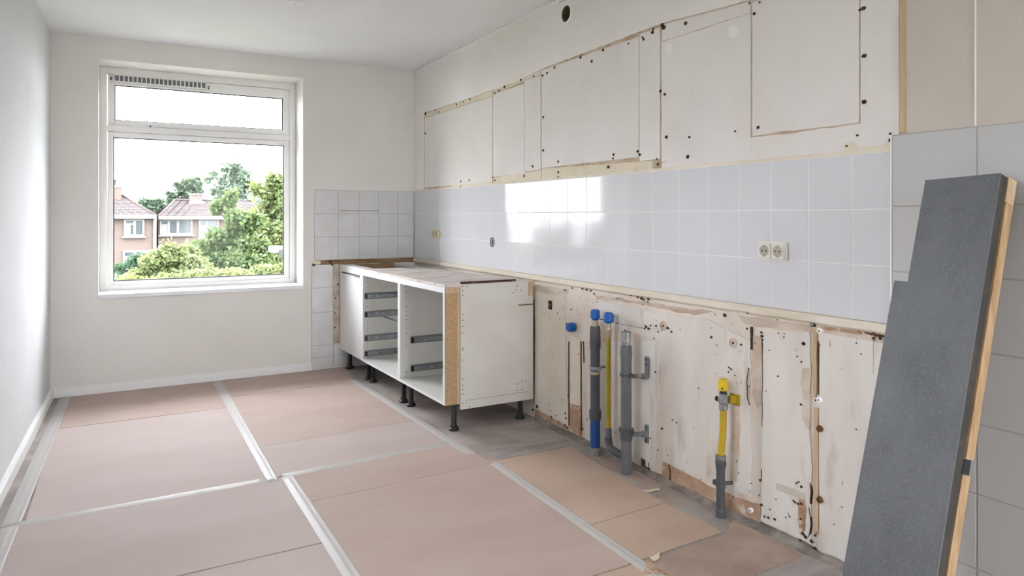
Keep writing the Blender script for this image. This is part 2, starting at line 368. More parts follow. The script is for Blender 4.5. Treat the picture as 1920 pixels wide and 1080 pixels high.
# ventilation grille across the top sash: 21 louvred cells
vx0, vx1, vz0, vz1 = -0.045, 0.600, 2.283, 2.345
gr = obj('vent_grille', box(vx0, vx1, YF-.002, YF+.010, vz0, vz1, .002), 'grille', win)
bm = bmesh.new(); ring(bm, vx0+.008, vx1-.008, vz0+.012, vz1-.008, vx0, vx1, vz0, vz1, YF-.010, YF-.001, .001)
cw = (vx1-vx0-.016)/21
for i in range(1, 21):
    xx = vx0+.008+i*cw; bx(bm, xx-.004, xx+.004, YF-.010, YF-.001, vz0+.011, vz1-.007)
stuff(obj('grille_bars', bm, 'pvc', gr))
bm = bmesh.new()
for i in range(5):
    z = vz0+.016+i*.0082; bx(bm, vx0+.008, vx1-.008, YF-.006, YF-.002, z, z+.0032)
stuff(obj('louver', bm, 'steel_dull', gr))
obj('vent_knob', box(-0.068, -0.056, YF-.016, YF+.008, 2.300, 2.318, .002), 'black', win)
bm = bmesh.new(); bx(bm, .612, .620, YF-.006, YF+.008, 2.290, 2.300); bx(bm, .612, .620, YF-.006, YF+.008, 2.308, 2.314); stuff(obj('vent_screw', bm, 'gasket', win))
# casement stays on the transom
h = obj('window_latch', box(0.175, 0.232, YF-.022, YF+.004, 1.951, 1.975, .003), 'sill', win)
obj('latch_key', box(0.195, 0.207, YF-.026, YF-.020, 1.958, 1.967), 'gasket', h)
obj('stay_bar', box(0.062, 0.180, YF-.014, YF-.004, 1.956, 1.964, .002), 'pvc', win)
bm = bmesh.new(); bx(bm, .945, 1.100, YF-.014, YF-.004, 1.958, 1.966, .002); bx(bm, 1.085, 1.100, YF-.022, YF-.004, 1.956, 1.974, .002)
obj('stay_bar', bm, 'pvc', win)
obj('window_sill', box(OX0-.004, OX1+.004, D-.022, YF+.01, 0.676, 0.708, .004), 'sill', win)
bm = bmesh.new(); bx(bm, OX0-.05, OX1+.05, YO-.05, YO+.12, .655, .690); obj('outer_sill', bm, 'dusty_grey', win)
fill_win2 = struct(empty('fill_window_2', (leftx(2), (RY0+RY1)/2, RZ0)), 'added window outside the view in the left wall, for fill light')  # added out of view to throw fill daylight on the kitchen wall
t = .08; ym = (RY0+RY1)/2
bm = bmesh.new()
skew_box(bm, RY0, RY0+t, RZ0, RZ1, -.10, -.16, .003); skew_box(bm, RY1-t, RY1, RZ0, RZ1, -.10, -.16, .003)
skew_box(bm, RY0+t, RY1-t, RZ0, RZ0+t, -.10, -.16, .003); skew_box(bm, RY0+t, RY1-t, RZ1-t, RZ1, -.10, -.16, .003)
skew_box(bm, ym-.05, ym+.05, RZ0+t, RZ1-t, -.10, -.16, .003)
obj('window_frame', bm, 'pvc', fill_win2)
for a_, b_ in ((RY0+t, ym-.05), (ym+.05, RY1-t)):
    bm = bmesh.new(); skew_box(bm, a_, b_, RZ0+t, RZ1-t, -.13, -.134); obj('pane', bm, 'glass', fill_win2)

fill_win3 = struct(empty('fill_window_3', (0.85, YR, QZ0)), 'added unseen window in the wall behind the viewer, for fill light')  # added behind the camera to brighten the window wall and ceiling
bm = bmesh.new(); ring(bm, QX0+.07, QX1-.07, QZ0+.07, QZ1-.07, QX0, QX1, QZ0, QZ1, YR-.2, YR-.13)
obj('window_frame', bm, 'pvc', fill_win3)
obj('pane', box(QX0+.07, QX1-.07, YR-.17, YR-.166, QZ0+.07, QZ1-.07), 'glass', fill_win3)
# ================================================================== RIGHT WALL SURFACES
PROUD = 0.004
def wpoly(name, pts, m, thick=PROUD, jit=0.0, seed=0, base=0.0, step=.02):
    """plaster coat or patch on the right wall; pts = (y, z)"""
    if jit: pts = jitter(pts, jit, step, seed)
    return obj(name, prism(pts, lambda y, z: (W+.002, y, z), lambda y, z: (W-base-thick, y, z)), m, wall_right)
def rect(y0, y1, z0, z1): return [(y0, z0), (y1, z0), (y1, z1), (y0, z1)]
# coats of old paint above the line where the wall units hung
wpoly('backing_coat', rect(YR, D, 1.500, 2.20), 'base_stain', .0012)
up = [(D, 1.497), (5.545, 1.497), (5.545, 2.152), (4.6, 2.150), (3.9, 2.154), (3.645, 2.178), (3.0, 2.188), (2.562, 2.196), (2.0, 2.160), (1.377, 2.150), (1.377, HC), (VY-.075, HC), (VY-.075, VZ-.075), (VY+.075, VZ-.075), (VY+.075, HC), (D, HC)]
wpoly('paint_coat', up, 'upper_paint', .005, .0025, 3, step=.03)
bm = bmesh.new(); n = 32; rin = []; rout = []; q = .076
for k in range(n):
    a = 2*math.pi*k/n; ca, sa = math.cos(a), math.sin(a); sq = q/max(abs(ca), abs(sa))
    rin.append(bm.verts.new((W-.005, VY+VR*ca, VZ+VR*sa))); rout.append(bm.verts.new((W-.005, VY+sq*ca, VZ+sq*sa)))
for k in range(n): bm.faces.new([rin[k], rin[(k+1) % n], rout[(k+1) % n], rout[k]])
obj('paint_coat', bm, 'upper_paint', wall_right)
# bare skim panels left by the wall units
PAN = [(5.530, 4.292, 1.512, 2.108), (4.282, 3.850, 1.545, 2.122), (3.846, 3.652, 1.556, 2.140), (3.640, 2.718, 1.566, 2.170),
       (2.713, 2.562, 1.545, 2.180), (2.551, 2.009, 1.530, 2.105), (2.000, 1.526, 1.598, 2.146), (1.520, 1.382, 1.525, 2.40)]
for i, (a, b, z0, z1) in enumerate(PAN):
    wpoly('skim_panel', rect(b, a, z0, z1), 'panel', .0042, .0012, i+11, step=.05)
wpoly('glue_band', [(5.535, 2.112), (4.292, 2.112), (4.292, 2.147), (5.535, 2.148)], 'glue', .003, .003, 21)
wpoly('glue_band', [(4.282, 2.126), (3.652, 2.146), (3.652, 2.172), (4.282, 2.147)], 'glue', .003, .003, 22)
wpoly('glue_band', [(2.549, 2.109), (2.012, 2.109), (2.012, 2.154), (2.549, 2.188)], 'panel', .002, .002, 23)
wpoly('glue_band', [(5.0, 1.497), (4.30, 1.497), (4.30, 1.542), (4.95, 1.522)], 'glue', .0032, .003, 24)
wpoly('glue_band', [(4.28, 1.500), (3.645, 1.500), (3.645, 1.552), (4.28, 1.540)], 'glue', .0034, .003, 25)
wpoly('glue_band', [(3.638, 1.500), (2.62, 1.500), (2.62, 1.540), (3.638, 1.562)], 'glue', .0034, .003, 26)
wpoly('glue_band', [(2.549, 1.500), (1.40, 1.500), (1.40, 1.520), (1.52, 1.592), (2.0, 1.592), (2.549, 1.524)], 'panel', .0030, .002, 27)
wpoly('wood_strip', rect(1.357, 1.377, 1.545, HC), 'wood_strip', .010)
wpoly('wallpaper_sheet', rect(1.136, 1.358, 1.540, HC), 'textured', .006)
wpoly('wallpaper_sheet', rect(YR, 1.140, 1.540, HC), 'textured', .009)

wpoly('wallpaper_seam', rect(1.139, 1.1435, 1.541, HC), 'trim', .0100)
# ---- glazed wall tiles, right wall: 21 columns x 3 rows
TJ = [D-.008, 5.475, 5.215, 4.985, 4.772, 4.558, 4.330, 4.120, 3.920, 3.728, 3.537, 3.348, 3.160, 2.976, 2.793, 2.610, 2.428, 2.249, 2.070, 1.903, 1.730, 1.551, 1.404]
TZ = [0.903, 1.096, 1.291, 1.486]
def wall_tile(y0, y1, z0, z1, m, t=0.008, g=0.0014, tilt=0.0016):
    bm = bmesh.new(); e = 0.0014
    y0 += g; y1 -= g; z0 += g; z1 -= g
    a = random.gauss(0, tilt); b = random.gauss(0, tilt); cy, cz = (y0+y1)/2, (z0+z1)/2
    fx = lambda y, z, d: W-d+a*(y-cy)+b*(z-cz)
    back = [bm.verts.new((W, y, z)) for y, z in ((y0, z0), (y1, z0), (y1, z1), (y0, z1))]
    mid = [bm.verts.new((fx(y, z, t-e), y, z)) for y, z in ((y0, z0), (y1, z0), (y1, z1), (y0, z1))]
    fr = [bm.verts.new((fx(y, z, t), y, z)) for y, z in ((y0+e, z0+e), (y1-e, z0+e), (y1-e, z1-e), (y0+e, z1-e))]
    for A, B in ((back, mid), (mid, fr)):
        for i in range(4): bm.faces.new([A[i], A[(i+1) % 4], B[(i+1) % 4], B[i]])
    bm.faces.new(fr)
    return obj('tile', bm, m, wall_right)
wpoly('grout_bed', rect(TJ[-1], TJ[0], TZ[0], TZ[-1]), 'grout_white', .0071)
for i in range(len(TJ)-1):
    for j in range(3): wall_tile(TJ[i+1], TJ[i], TZ[j], TZ[j+1], 'tile')
# ---- larger satin tiles nearest the camera
BJ = [1.402, 1.136]; 
while BJ[-1] > -0.4: BJ.append(BJ[-1]-0.266)
BZ = [1.539, 1.300, 1.082, 0.858, 0.637, 0.425, 0.197, 0.0]
wpoly('grout_bed', rect(BJ[-1], BJ[0], 0.0, 1.540), 'grout', .0112)
for i in range(len(BJ)-1):
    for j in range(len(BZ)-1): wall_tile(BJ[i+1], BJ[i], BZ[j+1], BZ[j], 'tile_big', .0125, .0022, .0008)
wpoly('tile_edge_bead', rect(1.402, 1.407, 0.90, 1.540), 'trim', .0130)
# ---- rough ledge left by the worktop
bm = bmesh.new(); ys = [D-.012-i*.06 for i in range(74)]; ys = [y for y in ys if y > 1.41]+[1.41]
rows = []
for y in ys:
    d = .004*mnoise.noise(Vector((y*6, 1, 0))); e = .003*mnoise.noise(Vector((y*9, 5, 0)))
    rows.append([bm.verts.new(p) for p in ((W, y, .900), (W-.012, y, .900), (W-.017+d, y, .893), (W-.016+d, y, .872+e), (W-.004, y, .862+e*2), (W, y, .860+e*2))])
for a, b in zip(rows, rows[1:]):
    for i in range(5): bm.faces.new([a[i], a[i+1], b[i+1], b[i]])
bm.faces.new(rows[0]); bm.faces.new(rows[-1])
obj('plaster_ledge', bm, 'ledge', wall_right)
wpoly('plaster_ledge', rect(1.41, D-.01, 1.486, 1.500), 'ledge', .006, .0012, 4, step=.04)

# ---- lower bare plaster: coats, patches and scars
def wpx(name, px, m, thick, jit=.004, seed=0, step=.02): return wpoly(name, [RW(u, v) for u, v in px], m, thick, jit, seed, step=step)
wpx('plaster_coat', [(1003, 547), (1060, 556), (1063, 700), (1067, 798), (1040, 783), (1003, 762)], 'cream', .005, .003, 31)
wpx('plaster_coat', [(1069, 626), (1088, 636), (1090, 757), (1091, 826), (1069, 806)], 'cream', .003, .002, 32)
wpx('plaster_patch', [(1069, 757), (1090, 762), (1092, 828), (1070, 806)], 'tan_band', .0045, .002, 33)
wpx('plaster_coat', [(1096, 640), (1230, 640), (1232, 880), (1215, 888), (1098, 830)], 'skim', .002, .006, 34)
wpx('plaster_coat', [(1110, 560), (1230, 585), (1330, 600), (1408, 640), (1406, 930), (1330, 905), (1245, 862), (1235, 700), (1240, 640), (1110, 600)], 'skim', .0035, .006, 35)
wpx('plaster_coat', [(1432, 628), (1520, 622), (1522, 700), (1518, 790), (1524, 880), (1520, 1018), (1480, 1000), (1428, 975), (1431, 800)], 'skim', .006, .003, 36)
wpx('plaster_coat', [(1538, 622), (1675, 646), (1675, 1090), (1538, 1030)], 'skim', .0055, .0015, 37)
wpx('wood_strip', [(1525.5, 616), (1533.5, 616), (1533.5, 735), (1531, 745), (1528, 745), (1525.5, 700)], 'wood_strip', .007, .001, 38)
wpx('wood_strip', [(1528.5, 764), (1534.5, 764), (1536, 985), (1534, 1000), (1528, 998)], 'wood_strip', .007, .001, 39)
wpx('glue_stain', [(1003, 534), (1066, 543), (1066, 552), (1040, 551), (1003, 546)], 'brown_band', .003, .004, 40)
wpx('glue_stain', [(1115, 553), (1250, 572), (1340, 585), (1300, 592), (1190, 568), (1120, 562)], 'brown_band', .0012, .006, 41)
wpx('glue_stain', [(1385, 591), (1522, 609), (1522, 624), (1470, 618), (1420, 612), (1395, 606)], 'brown_band', .003, .003, 42)
wpx('glue_stain', [(1610, 612), (1665, 619), (1665, 633), (1640, 630), (1622, 624)], 'rust', .003, .003, 43)
wpx('glue_stain', [(1540, 611), (1615, 621), (1615, 627), (1570, 621), (1540, 617)], 'tan_band', .0062, .002, 44)
wpx('exposed_band', [(1243, 866), (1258, 873), (1338, 914), (1380, 932), (1428, 946), (1427, 990), (1340, 950), (1243, 906)], 'tan_band', .0045, .003, 45)
wpx('exposed_band', [(1003, 766), (1040, 786), (1067, 802), (1067, 822), (1003, 792)], 'tan_band', .0035, .004, 46)
wpx('exposed_band', [(1203, 858), (1212, 864), (1219, 880), (1218, 897), (1203, 888)], 'rust', .0045, .003, 47)
wpx('exposed_band', [(1428, 978), (1480, 1003), (1524, 1023), (1524, 1036), (1428, 993)], 'grey_mortar', .006, .003, 48)
wpx('plaster_patch', [(1506, 690), (1520, 688), (1520, 800), (1512, 800), (1505, 775), (1508, 745), (1503, 715)], 'brown_band', .0066, .002, 49)
wpx('plaster_patch', [(1499, 933), (1510, 930), (1514, 955), (1512, 995), (1502, 1003), (1498, 975)], 'tan_band', .0066, .003, 50)
wpx('plaster_patch', [(1401, 690), (1407, 690), (1408, 725), (1406, 755), (1402, 745), (1399, 720)], 'brown_band', .0042, .002, 51)
wpx('plaster_patch', [(1409, 628), (1428, 632), (1428, 760), (1420, 765), (1411, 740)], 'brown_band', .0015, .003, 52)
wpx('plaster_patch', [(1456, 906), (1460, 905), (1512, 925), (1512, 938), (1458, 918)], 'textured', .0068, .001, 53)
wpx('plaster_patch', [(1370, 748), (1386, 750), (1391, 800), (1386, 860), (1384, 905), (1370, 900), (1374, 800)], 'brown_band', .0037, .004, 54)  # mottled brown upright patch right of the gas hose
# coarse mortar fillet along the floor
bm = bmesh.new(); rows = []
for i in range(100):
    y = 3.68-i*.0225
    if y < 1.42: break
    d = .012*mnoise.noise(Vector((y*14, 3, 0))); e = .010*mnoise.noise(Vector((y*17, 9, 0)))
    rows.append([bm.verts.new(p) for p in ((W, y, .020+e), (W-.008, y, .018+e), (W-.026+d, y, .005), (W-.040+d, y, -.001))])
for a, b in zip(rows, rows[1:]):
    for i in range(3): bm.faces.new([a[i], a[i+1], b[i+1], b[i]])
obj('mortar_fillet', bm, 'grey_mortar', wall_right)
for (u, v, r) in ((1376, 59, 10), (1256, 91, 8)):
    wpx('plaster_patch', [(u+r*math.cos(k*.524), v+r*1.25*math.sin(k*.524)) for k in range(12)], 'upper_paint', .0048, .001, int(u))
wpx('glue_stain', [(1583, 269), (1601, 266), (1610, 277), (1656, 272), (1672, 260), (1674, 276), (1610, 282), (1584, 285)], 'glue', .0050, .0015, 71)
wpx('glue_stain', [(1440, 252), (1470, 246), (1500, 243), (1496, 248), (1465, 254)], 'brown_band', .0046, .002, 72)
# dark screw holes and chips
def chips(name, lst, m, base):
    bm = bmesh.new()
    for (u, v, r) in lst:
        y, z = RW(u, v); sc_ = W/_ray(u, v)[0]/CAM_F; rr = r*sc_
        n = 9; ph = random.random()*6
        pts = [(y+rr*1.25*(1+.3*mnoise.noise(Vector((k*1.7, u, v))))*math.cos(2*math.pi*k/n+ph), z+rr*(1+.3*mnoise.noise(Vector((k*1.3, v, u))))*math.sin(2*math.pi*k/n+ph)) for k in range(n)]
        a = [bm.verts.new((W-base, p[0], p[1])) for p in pts]; b = [bm.verts.new((W-base-.0012, p[0], p[1])) for p in pts]
        bm.faces.new(b)
        for k in range(n): bm.faces.new([a[k], a[(k+1) % n], b[(k+1) % n], b[k]])
    return stuff(obj(name, bm, m, wall_right))
up_holes = [(799, 213, 3), (799, 250, 2), (818, 207, 1.6), (857, 196, 2), (882, 186, 2), (947, 163, 2.4), (937, 170, 2), (929, 175, 2), (978, 150, 2.4), (1002, 143, 2),
    (1019, 142, 2.4), (1027, 137, 2.4), (1041, 127, 2.6), (1090, 108, 2.6), (1111, 115, 2.6), (1132, 94, 2.8), (1180, 82, 1.8), (1208, 74, 2.6), (1206, 70, 2), (1225, 61, 3.2),
    (1226, 55, 2.4), (1020, 220, 2.4), (1020, 282, 2.4), (1048, 303, 2.4), (1000, 312, 2.4), (984, 330, 2.2), (929, 338, 2), (1048, 323, 2.2), (1048, 332, 1.6), (1142, 313, 3),
    (1152, 290, 2.6), (1151, 297, 2), (1197, 284, 2.8), (1201, 290, 2.8), (1235, 308, 2.6), (1233, 298, 1.6), (881, 338, 2), (865, 340, 2), (865, 350, 1.6), (800, 360, 2.4), (809, 358, 1.8),
    (1248, 177, 2.8), (1251, 257, 3.2), (1291, 294, 3.4), (1294, 257, 2.4), (1380, 246, 2), (1416, 26, 3), (1423, 239, 3), (1246, 52, 4), (1243, 47, 3.4), (1287, 44, 3.6), (1407, 6, 2), (1426, 5, 2),
    (1622, 105, 4), (1622, 191, 4.2), (1621, 16, 4), (1614, 19, 2.4), (1589, 274, 2), (1609, 254, 2), (1672, 263, 4), (1671, 251, 2.2), (925, 333, 1.8), (824, 210, 1.6), (870, 191, 1.5), (1240, 171, 3)]
chips('screw_hole', up_holes, 'dark_hole', .0052)
low_holes = [(1094, 541, 3), (1102, 543, 3), (1110, 545, 2.6), (1116, 551, 2.4), (1075, 540, 2), (1185, 552, 4), (1196, 549, 4), (1198, 556, 4), (1205, 559, 4), (1209, 562, 2.4), (1218, 560, 4), (1217, 566, 2),
    (1141, 545, 2), (1061, 544, 2), (1073, 580, 2), (1213, 612, 3), (1218, 616, 3), (1222, 610, 2.2), (1211, 616, 2), (1232, 611, 2.4), (1254, 615, 3), (1261, 622, 2.4), (1236, 622, 2), (1336, 632, 3),
    (1361, 591, 4), (1395, 582, 3), (1404, 587, 2.4), (1392, 646, 2.6), (1369, 689, 2), (1373, 692, 2), (1368, 697, 2), (1430, 623, 3), (1431, 630, 3.4), (1432, 637, 2.6), (1403, 616, 2.4),
    (1509, 644, 4.2), (1497, 668, 1.8), (1505, 678, 2), (1504, 758, 2.6), (1532, 750, 2.4), (1640, 634, 3.4), (1653, 634, 3.6), (1641, 623, 3), (1461, 705, 2), (1271, 792, 2), (1312, 728, 1.6),
    (1243, 803, 2.6), (1263, 787, 1.8), (1231, 697, 2.4), (1496, 905, 2.4), (1500, 903, 2.2), (1505, 912, 3), (1493, 941, 2.6), (1499, 944, 3), (1505, 944, 3), (1490, 938, 2), (1504, 972, 2.4),
    (1508, 1000, 4), (1513, 1006, 4), (1503, 1012, 3), (1524, 1014, 4), (1531, 1003, 3), (1530, 1027, 4), (1436, 968, 2.4), (1443, 970, 3), (1455, 973, 3), (1483, 968, 2), (1036, 781, 2.4), (1062, 775, 2.4),
    (1063, 784, 2.6), (1061, 797, 2.6), (1065, 802, 2.4), (1009, 762, 4), (1001, 768, 3), (1093, 804, 4), (1088, 828, 3.4), (1072, 818, 3), (1050, 791, 1.6), (1044, 779, 1.6), (1428, 900, 3), (1430, 946, 3)]
chips('screw_hole', [(u, v, r*.8) for u, v, r in low_holes], 'dark_hole', .0072)
rnd = random.Random(3); sp = []
for i in range(95):
    u = rnd.uniform(1004, 1660); lo = 412+.110*(u-224)+80; 
    k = rnd.random(); top = 522+(u-996)*.131+14; bot = CAM_CY+(u-224)*.474*.985
    v = top+abs(rnd.gauss(0, .18))*(bot-top) if k < .55 else bot-abs(rnd.gauss(0, .14))*(bot-top)
    if v < bot-4 and v > top: sp.append((u, v, rnd.uniform(.6, 1.5)))
chips('plaster_chip', sp, 'rust', .0072)
def edge(px, w0, seed, m='rust', th=.0074):
    p = [RW(u, v) for u, v in px]; a_ = [(y+w0, z) for y, z in p]; b_ = [(y-w0, z) for y, z in p[::-1]]
    return wpoly('brown_edge', jitter(a_+b_, w0*1.3, .012, seed), m, th)
edge([(1067.5, 640), (1067.5, 700), (1068, 798)], .0011, 81); edge([(1090.5, 640), (1091, 826)], .0008, 82); edge([(1003, 560), (1004, 640), (1003, 760)], .0011, 83)
edge([(1431, 640), (1432, 700), (1431, 800)], .0012, 84); edge([(1430, 880), (1430, 900)], .0020, 85); edge([(1521, 905), (1523, 925), (1522, 945)], .0026, 86, 'dark_hole')
edge([(1519, 950), (1523, 985), (1518, 1005)], .0014, 87, 'dark_hole'); edge([(1536, 640), (1536, 740)], .0012, 88); edge([(1406, 690), (1402, 715), (1403, 745), (1407, 758)], .0016, 89)
edge([(1256, 873), (1259, 885), (1257, 903)], .0030, 90, 'dark_hole'); edge([(1218, 866), (1220, 890)], .0024, 91, 'dark_hole'); edge([(1095, 640), (1096, 680)], .0010, 92); edge([(1110, 596), (1135, 598), (1160, 607)], .0015, 93)
edge([(1165, 607), (1200, 614), (1240, 617)], .0010, 94); edge([(1639, 628), (1640, 700)], .0010, 95, 'brown_band')
# round scars of old wall fixings, square back boxes, black slot
for (u, v, r) in ((1245, 611, 8), (1376, 643, 8.5)):
    y, z = RW(u, v); k_ = W/_ray(u, v)[0]/CAM_F*r
    bm = lat((W, y, z), (-1, 0, 0), [(0, k_*1.15), (.0065, k_*1.1), (.0065, k_*.88), (.0046, k_*.86), (.0046, k_*.24), (-.01, k_*.2)], 20)
    s_ = obj('fixing_scar', bm, 'brown_band', wall_right)
    obj('scar_hole', lat((W, y, z), (-1, 0, 0), [(0, k_*.26), (.0075, k_*.24)], 10), 'dark_hole', s_)
for (u, v, a, b) in ((1033.5, 572, .019, .026), (1526, 607.5, .010, .010)):
    y, z = RW(u, v); bm = bmesh.new()
    bx(bm, W-.010, W, y-a, y+a, z-b, z+b, .002); s_ = obj('back_plate', bm, 'dark_hole', wall_right)
    obj('screw_head', lat((W-.009, y, z), (-1, 0, 0), [(0, .008), (.003, .007)], 10), 'steel_dull', s_)
y, z = RW(1410.5, 634); obj('wall_slot', box(W-.0065, W, y-.0045, y+.0045, z-.047, z+.047), 'dark_hole', wall_right)

# ================================================================== WINDOW-WALL TILES
def back_tile(x0, x1, z0, z1, m='tile_low', t=.008, g=.0013):
    bm = bmesh.new(); bx(bm, x0+g, x1-g, D-t, D, z0+g, z1-g, .0014); return obj('tile', bm, m, wall_back)
def bslab(name, x0, x1, z0, z1, m, t, jit=0, seed=0):
    p = rect(x0, x1, z0, z1)
    if jit: p = jitter(p, jit, .02, seed)
    return obj(name, prism(p, lambda x, z: (x, D+.002, z), lambda x, z: (x, D-t, z)), m, wall_back)
BX = [1.392, 1.588, 1.767, 1.938, 2.112, W-.009]
bslab('grout_bed', BX[0], BX[-1], .905, 1.488, 'grout', .0055)
for i in range(5):
    for j in range(3): back_tile(BX[i], BX[i+1], (.905, 1.097, 1.291)[j], (1.097, 1.291, 1.487)[j])
LZ = [0.0, 0.104, 0.203, 0.475, 0.677, 0.868]
bslab('grout_bed', 1.368, 1.547, 0, .868, 'grout', .0055)
for j in range(5): back_tile(1.369, 1.546, LZ[j], LZ[j+1])
bslab('grout_bed', 1.548, 1.665, .02, .21, 'grout', .0055)
back_tile(1.549, 1.664, .022, .108); back_tile(1.549, 1.664, .108, .208)
bslab('glue_band', 1.372, W-.01, .866, .906, 'brown_wood', .006, .003, 61)
bslab('glue_band', 1.548, 1.600, .21, .868, 'brown_band', .006, .003, 62)
bslab('glue_band', 1.374, 1.440, .874, .902, 'glue', .010, .004, 63)
bm = bmesh.new()
for x, z, r in ((1.384, .868, .012), (1.520, .893, .013), (1.536, .868, .011), (1.565, .585, .007), (1.562, .46, .006), (1.585, .70, .007), (1.560, .34, .006)):
    lathe(bm, (x, D, z), (0, -1, 0), [(0, r), (.0125, r*.9)], 10)
stuff(obj('screw_hole', bm, 'dark_hole', wall_back))
bslab('grout_smear', 1.60, 1.94, 1.312, 1.322, 'grout', .0088, .002, 64)

# ================================================================== FLOOR BOARDS AND TAPE
def sheet(pts, m, label, z0=.0003, z1=.0035, name='floor_protection_board', cat='floor board', grp='protective boards taped to the floor', jit=0, seed=0):
    if jit: pts = jitter(pts, jit, .03, seed)
    o = obj(name, prism(pts, lambda x, y: (x, y, z0), lambda x, y: (x, y, z1)), m)
    return tag(o, label, cat, grp)
def R(x0, x1, y0, y1, g=.0028): return [(x0+g, y0+g), (x1-g, y0+g), (x1-g, y1-g), (x0+g, y1-g)]
sheet(R(-.335, .642, 4.922, 5.762), 'board', 'brown board on the floor right below the window, left corner')
sheet(R(-.345, .640, 3.480, 4.919), 'board_pale', 'large pale brown board on the floor beside the left skirting')
sheet(R(-.425, .705, 2.700, 3.478), 'board_pale', 'pale brown board at the lower left, just in front of the cross tape')
sheet(R(-.440, .705, 1.150, 2.697), 'board_pale', 'pale brown board cut by the lower left bottom edge of the picture')
sheet([(.645, 5.186), (1.552, 5.214), (1.60, 5.45), (1.62, 5.76), (.645, 5.762)], 'board', 'brown board on the floor at the window wall next to the door cabinet')
sheet([(.645, 3.990), (1.606, 4.036), (1.560, 5.210), (.645, 5.182)], 'board', 'large brown board on the floor in front of the open cabinets')
sheet([(.645, 3.492), (1.635, 3.545), (1.608, 4.032), (.645, 3.986)], 'board_pale', 'narrow brown board in the floor behind the right cross tape')
sheet([(.709, 3.112), (1.652, 3.150), (1.656, 3.541), (.709, 3.488)], 'board', 'narrow brown board in front of the right cross tape')
sheet([(.709, 1.985), (1.652, 1.985), (1.652, 3.146), (.709, 3.108)], 'board', 'large brown board in the middle of the floor foreground')
sheet(R(.709, 1.640, 1.150, 1.980), 'board_warm', 'brown board at the bottom middle edge of the picture')
sheet([(1.655, 2.316), (2.090, 2.334), (2.118, 2.751), (2.136, 3.081), (2.155, 3.160), (1.660, 3.165)], 'board_warm', 'warm brown board on the floor in front of the grey drain pipes')
sheet([(1.655, 1.992), (2.099, 2.003), (2.090, 2.330), (1.655, 2.312)], 'board_warm', 'small warm brown board on the floor before the yellow gas hose')
sheet([(1.66, 1.55), (1.95, 1.70), (2.225, 1.72), (2.225, 2.06), (2.09, 1.985), (1.66, 1.975)], 'old_vinyl', 'worn brown vinyl piece at the lower right near the wall foot', .0003, .0020, 'vinyl_offcut', 'vinyl', 'old vinyl pieces on the floor', .004, 5)
sheet([FL(1205, 1079), FL(1215, 1050), FL(1232, 1066), FL(1252, 1079)], 'tan_band', 'thin tan wood sliver beside the tape at the bottom right', .0022, .0050, 'wood_sliver', 'wood piece', None)
sheet([FL(905, 838), FL(1000, 828), FL(1060, 821), FL(1072, 832), FL(1066, 837), FL(936, 862)], 'grey_vinyl', 'grey vinyl piece on the floor between cabinet end and pipes', .0003, .0020, 'vinyl_offcut', 'vinyl', 'old vinyl pieces on the floor', .006, 6)
sheet([(2.145, 2.46), (2.215, 2.48), (2.225, 2.86), (2.165, 3.00), (2.14, 2.80)], 'old_vinyl', 'narrow vinyl strip on the floor at the foot of the drain pipes', .0003, .0020, 'vinyl_offcut', 'vinyl', 'old vinyl pieces on the floor', .004, 7)
sheet([FL(1420, 1078), FL(1552, 1043), FL(1590, 1062), FL(1560, 1100), FL(1430, 1120)], 'grey_vinyl', 'grey streaked vinyl piece on the floor beside the leaning worktop', .0003, .0020, 'vinyl_offcut', 'vinyl', 'old vinyl pieces on the floor', .002, 8)
def tape(p0, p1, w0, label, w1=None, seed=0):
    """strip of tape with a raised ridge and creases"""
    bm = bmesh.new(); a, b = Vector((p0[0], p0[1], 0)), Vector((p1[0], p1[1], 0)); d = (b-a); n = max(6, int(d.length/.04)); d.normalize(); s = Vector((-d.y, d.x, 0))
    w1 = w1 or w0; prof = [(-.5, .0), (-.47, .0008), (-.12, .0009), (-.03, .0032), (.06, .0012), (.30, .0009), (.36, .0020), (.42, .0009), (.5, .0)]
    rows = []
    for i in range(n+1):
        t = i/n; w_ = w0+(w1-w0)*t; p = a+(b-a)*t
        rows.append([])
        for j, (q, hz) in enumerate(prof):
            wob = .03*mnoise.noise(Vector((i*.31, seed, j*.05)))
            z = .0039+hz*(.6+.8*abs(mnoise.noise(Vector((i*.5, j*1.3, seed)))))
            rows[-1].append(bm.verts.new(p+s*((q+wob*.3)*w_)+Vector((0, 0, z))))
    for r0, r1 in zip(rows, rows[1:]):
        for j in range(len(prof)-1): bm.faces.new([r0[j], r0[j+1], r1[j+1], r1[j]]).smooth = True
    ex = bmesh.ops.extrude_face_region(bm, geom=bm.faces[:])
    for e in ex['geom']:
        if isinstance(e, bmesh.types.BMVert): e.co.z -= .0005
    o = obj('floor_tape', bm, 'tape'); return tag(o, label, 'tape', 'white tape strips on the floor boards')
tape((-.334, 5.755), (-.392, 3.46), .066, 'long white tape strip beside the left skirting board', seed=1)
tape((-.390, 3.46), (-.440, 1.2), .060, 'white tape strip running out of the picture at the bottom left', seed=2)
tape((-.385, 3.473), (.612, 3.479), .052, 'white cross tape on the left half of the floor', seed=3)
tape((.645, 5.755), (.636, 3.438), .066, 'white tape strip running from the window wall to the middle of the floor', .052, seed=4)
tape((.706, 3.468), (.712, 1.2), .058, 'white tape strip in the floor foreground, bottom middle', .064, seed=5)
tape((.679, 3.487), (1.674, 3.540), .055, 'white cross tape on the right half, ending near the cabinet leg', seed=6)
tape((1.566, 5.285), (1.622, 3.318), .055, 'white tape strip along the front of the cabinets', seed=7)
tape((1.670, 3.135), (1.632, 1.5), .055, 'white tape strip at the lower right before the gas hose', seed=8)
